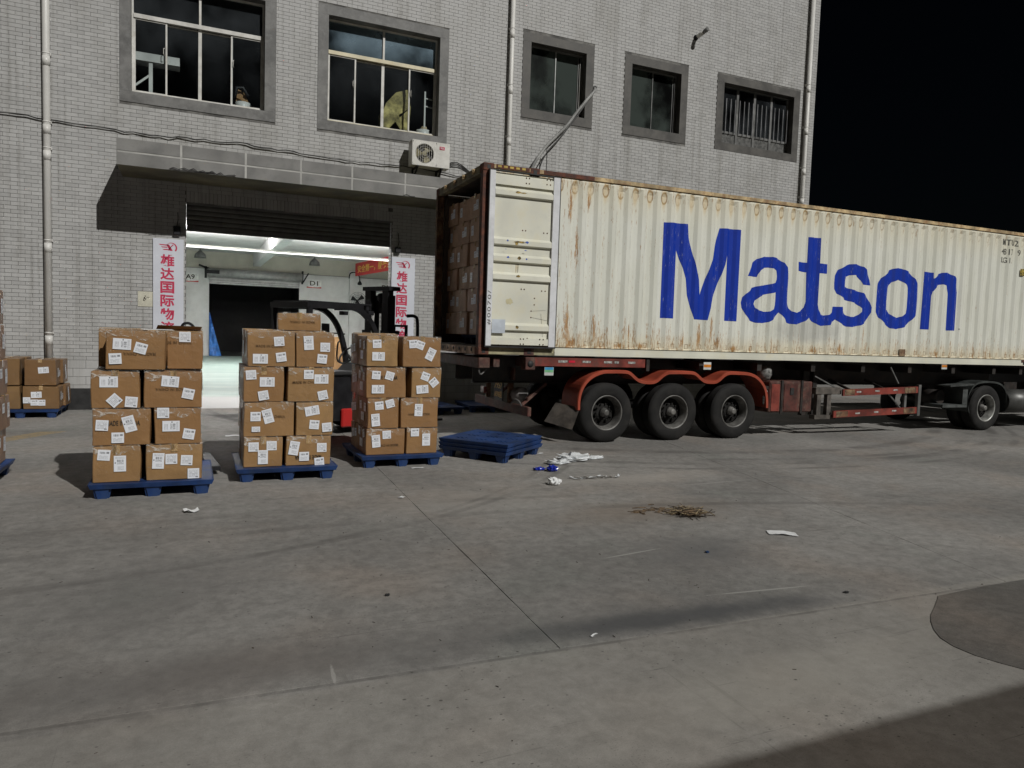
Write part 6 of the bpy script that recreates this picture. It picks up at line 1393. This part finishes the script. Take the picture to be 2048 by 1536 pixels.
m = MB(); m.tube(smoothp([(.70, -.44, 1.52), (.62, -.44, 1.5), (.6, -.44, 1.2), (.7, -.44, 1.12)]), .015, 6); m.tube(smoothp([(.70, .56, 1.52), (.6, .56, 1.5), (.58, .56, 1.2), (.7, .56, 1.12)]), .015, 6); fbuild(m, 'grab_handle')
tri = MB(); tri.quad([(1.012, -.32, 1.3), (1.012, -.2, 1.3), (1.012, -.26, 1.42), (1.012, -.26, 1.42)][:3] + [(1.012, -.29, 1.36)]); tri.build('warning_decal', M_WHITE, fk, fixn=False)
# ================================================================== PALLET JACK behind the leftmost stack
pj = thing('pallet_jack', 'hand pallet jack with black looped handle behind the leftmost carton stack', 'pallet jack', (.0, 9.9, 0), R(95))
m = MB(); m.box(-.9, .12, -.26, -.12, .055, .11, bev=.01); m.box(-.9, .12, .12, .26, .055, .11, bev=.01); m.build('fork', M_FORKB, pj)
m = MB(); m.frustum((.22, 0), (.08, .1), (.05, .06), .1, .5); m.build('pump_body', M_FORKB, pj)
m = MB(); m.tube([(.25, 0, .4), (.12, .04, 1.55)], .02, 8); m.tube(smoothp([(.12, .03, 1.52), (.1, -.05, 1.6), (.09, -.06, 1.70), (.085, .0, 1.76), (.09, .07, 1.74), (.1, .09, 1.64), (.12, .05, 1.54)]), .017, 8); m.build('handle', M_FORKB, pj)
m = MB(); m.lathe([(.09, -.04), (.09, .04), (.02, .04)], 18, Matrix.Translation((.24, .0, .092)) @ FRONT); m.build('wheel', M_BLK, pj)
# ================================================================== LITTER
def crumple(name, label, cat, x, y, rx, ry, h, mat_, seed, n=14, rz=0, group=None, z=0):
    rnd = random.Random(seed); bm = bmesh.new()
    bmesh.ops.create_icosphere(bm, subdivisions=3, radius=1)
    for v in bm.verts:
        d = v.co.copy(); k = .75+.5*abs(math.sin(5*d.x+seed)*math.sin(7*d.y+seed*2)*math.cos(6*d.z+seed))+rnd.uniform(-.14, .14)
        v.co = Vector((d.x*rx*k, d.y*ry*k, max(0.002, (d.z*.5+.45)*h*k)))
    bmesh.ops.recalc_face_normals(bm, faces=bm.faces)
    me = bpy.data.meshes.new(name); bm.to_mesh(me); bm.free(); me.materials.append(mat_)
    o = bpy.data.objects.new(name, me); C.objects.link(o); o.location = (x, y, z); o.rotation_euler = (0, 0, rz)
    return tag(o, label, cat, group)
def sheet(name, label, cat, x, y, w_, d_, mat_, seed, rz=0, lift=.02, thick=.001, n=(10, 6), group=None):
    rnd = random.Random(seed); m = MB(); g_ = []
    for i in range(n[0]+1):
        for j in range(n[1]+1):
            u, v = i/n[0]-.5, j/n[1]-.5
            zz = .006+lift*(.5+.5*math.sin(6*u+seed))*(abs(v)*1.2+.2)+rnd.uniform(0, lift*.25)
            g_.append((u*w_+rnd.uniform(-.01, .01)*w_, v*d_+rnd.uniform(-.02, .02)*d_, zz))
    for k in (0, 1):
        vs = [m.bm.verts.new((a, b_, c_-k*thick)) for a, b_, c_ in g_]
        for i in range(n[0]):
            for j in range(n[1]):
                q = [vs[i*(n[1]+1)+j], vs[(i+1)*(n[1]+1)+j], vs[(i+1)*(n[1]+1)+j+1], vs[i*(n[1]+1)+j+1]]; m.bm.faces.new(q if k == 0 else q[::-1])
    o = m.build(name, mat_, None, fixn=False); o.location = (x, y, 0); o.rotation_euler = (0, 0, rz)
    return tag(o, label, cat, group)
M_BAG = mat('thin white plastic', (.66, .68, .69), .35, var=.12, scale=9)
t = thing('plastic_bag', 'crumpled white plastic bag on the concrete in front of the trailer wheels', 'bag', (4.9, 8.85, 0))
def part_of(o, par, loc):
    for k in ('label', 'category', 'group'):
        if k in o: del o[k]
    o.parent = par; o.location = loc; return o
part_of(crumple('bag_body', None, None, 0, 0, .26, .17, .12, M_BAG, 3), t, (.08, .06, 0)); part_of(crumple('bag_fold', None, None, 0, 0, .2, .1, .065, M_BAG, 8), t, (-.27, -.1, 0)); part_of(crumple('bag_tail', None, None, 0, 0, .2, .06, .05, M_BAG, 5), t, (.42, .12, 0))
bb = mat('royal blue plastic', (.012, .03, .36), .25, var=.15)
crumple('blue_wrapper', 'knotted blue plastic bag scrap, the larger, below the white bag', 'wrapper', 4.30, 8.27, .085, .07, .085, bb, 4)
crumple('blue_wrapper', 'flat blue plastic scrap, the smaller one left of the blue knot', 'wrapper', 4.17, 8.38, .09, .05, .045, bb, 6)
crumple('tissue', 'crumpled white tissue on the concrete nearest below the blue scraps', 'tissue', 3.94, 7.5, .085, .075, .10, M_PAPER, 9)
M_CLR = mat('clear film', (.30, .29, .27), .12, var=.3, scale=16, coat=1)
for i in range(1):
    t = thing('stretch_film', 'shiny clear stretch film scrap lying on the concrete right of the tissue', 'film', (4.62, 7.72, 0))
    for k in range(7): part_of(sheet('film_strip', None, None, 0, 0, .18, .03, M_CLR if k % 2 else M_BAG, 30+k, rz=.3*k-1, lift=.03, n=(6, 2)), t, (-.28+.1*k, .03*math.sin(k*2), 0))
# straw heap
rnd = random.Random(5)
def straws(n, mx, my, sx, sy, hh):
    m = MB()
    for _ in range(n):
        px, py = rnd.gauss(mx, sx), rnd.gauss(my, sy); a = rnd.gauss(-.5, .75); L = rnd.uniform(.05, .2); z0 = rnd.uniform(.004, hh); z1 = rnd.uniform(.004, hh); r_ = rnd.uniform(.0025, .0055)
        m.tube([(px-L/2*math.cos(a), py-L/2*math.sin(a), z0), (px+rnd.uniform(-.01, .01), py, (z0+z1)/2+rnd.uniform(-.004, .006)), (px+L/2*math.cos(a), py+L/2*math.sin(a), z1)], r_, 5)
    return m
for i, (cl, n_) in enumerate((((.30, .23, .13), 40), ((.15, .10, .055), 50), ((.05, .034, .022), 60))):
    m = straws(n_, 4.60, 5.84, .085, .085, .06); o = m.build('straw_heap' if i == 0 else 'broken_stems', mat('straw %d' % i, cl, .8, var=.3, scale=12), None if i == 0 else heap); 
    if i == 0: heap = tag(o, 'small heap of broken straw and twigs on the concrete', 'straw', kind='stuff')
m = straws(26, 4.32, 6.05, .14, .09, .012); tag(m.build('straw_scatter', bpy.data.materials['straw 1']), 'thin scatter of straw bits left of the straw heap', 'straw', kind='stuff')
sheet('paper_strip', 'folded white paper strip on the concrete right of the straw', 'paper', 5.0, 4.98, .26, .13, M_PAPER, 2, rz=R(-30), lift=.012)
sheet('paper_scrap', 'small white paper scrap in front of the leftmost pallet', 'paper', .02, 7.29, .13, .10, M_PAPER, 4, rz=.2, lift=.03, n=(5, 4))
sheet('paper_scrap', 'tiny white paper scrap beside the long slab joint', 'paper', 2.04, 7.33, .07, .05, M_PAPER, 5, rz=.6, lift=.01, n=(4, 3))
sheet('paper_scrap', 'white card scrap beside the right corner of the empty pallet pile', 'paper', 4.76, 9.55, .11, .05, M_PAPER, 6, rz=.1, lift=.01, n=(4, 3))
sheet('paper_scrap', 'white paper scrap between the left and middle pallet stacks', 'paper', .62, 12.2, .2, .1, M_PAPER, 7, rz=0, lift=.01, n=(4, 3))
sheet('paper_scrap', 'thin white sliver of paper near the long cross joint', 'paper', 2.18, 3.58, .06, .015, M_PAPER, 8, rz=.5, lift=.006, n=(4, 2))
sheet('paper_scrap', 'white scrap half under the front edge of the right pallet', 'paper', 2.68, 8.88, .16, .05, M_PAPER, 9, rz=.05, lift=.008, n=(4, 2))
crumple('stone', 'single small dark stone on the concrete left of the cracked joint', 'stone', 1.2, 4.6, .018, .014, .018, M_BLK, 2)
crumple('stone', 'small dark stone near the right end of the pale scrape', 'stone', 4.27, 3.62, .022, .016, .015, M_BLK, 7)
crumple('cap', 'tiny blue bottle cap on the dark oily patch', 'cap', 3.93, 4.72, .018, .018, .018, mat('dark blue cap', (.01, .05, .15)), 11)
m = MB()
for _ in range(90):
    a_, px, py = rnd.uniform(0, 6), rnd.gauss(1.9, 1.7), rnd.uniform(2.6, 8); L = rnd.uniform(.006, .022); m.tube([(px, py, .002), (px+L*math.cos(a_), py+L*math.sin(a_), .003)], rnd.uniform(.001, .003), 4)
m = m; tag(m.build('ground_crumbs', bpy.data.materials['straw 2']), 'scattered dark twig crumbs over the near concrete', 'debris', kind='stuff')
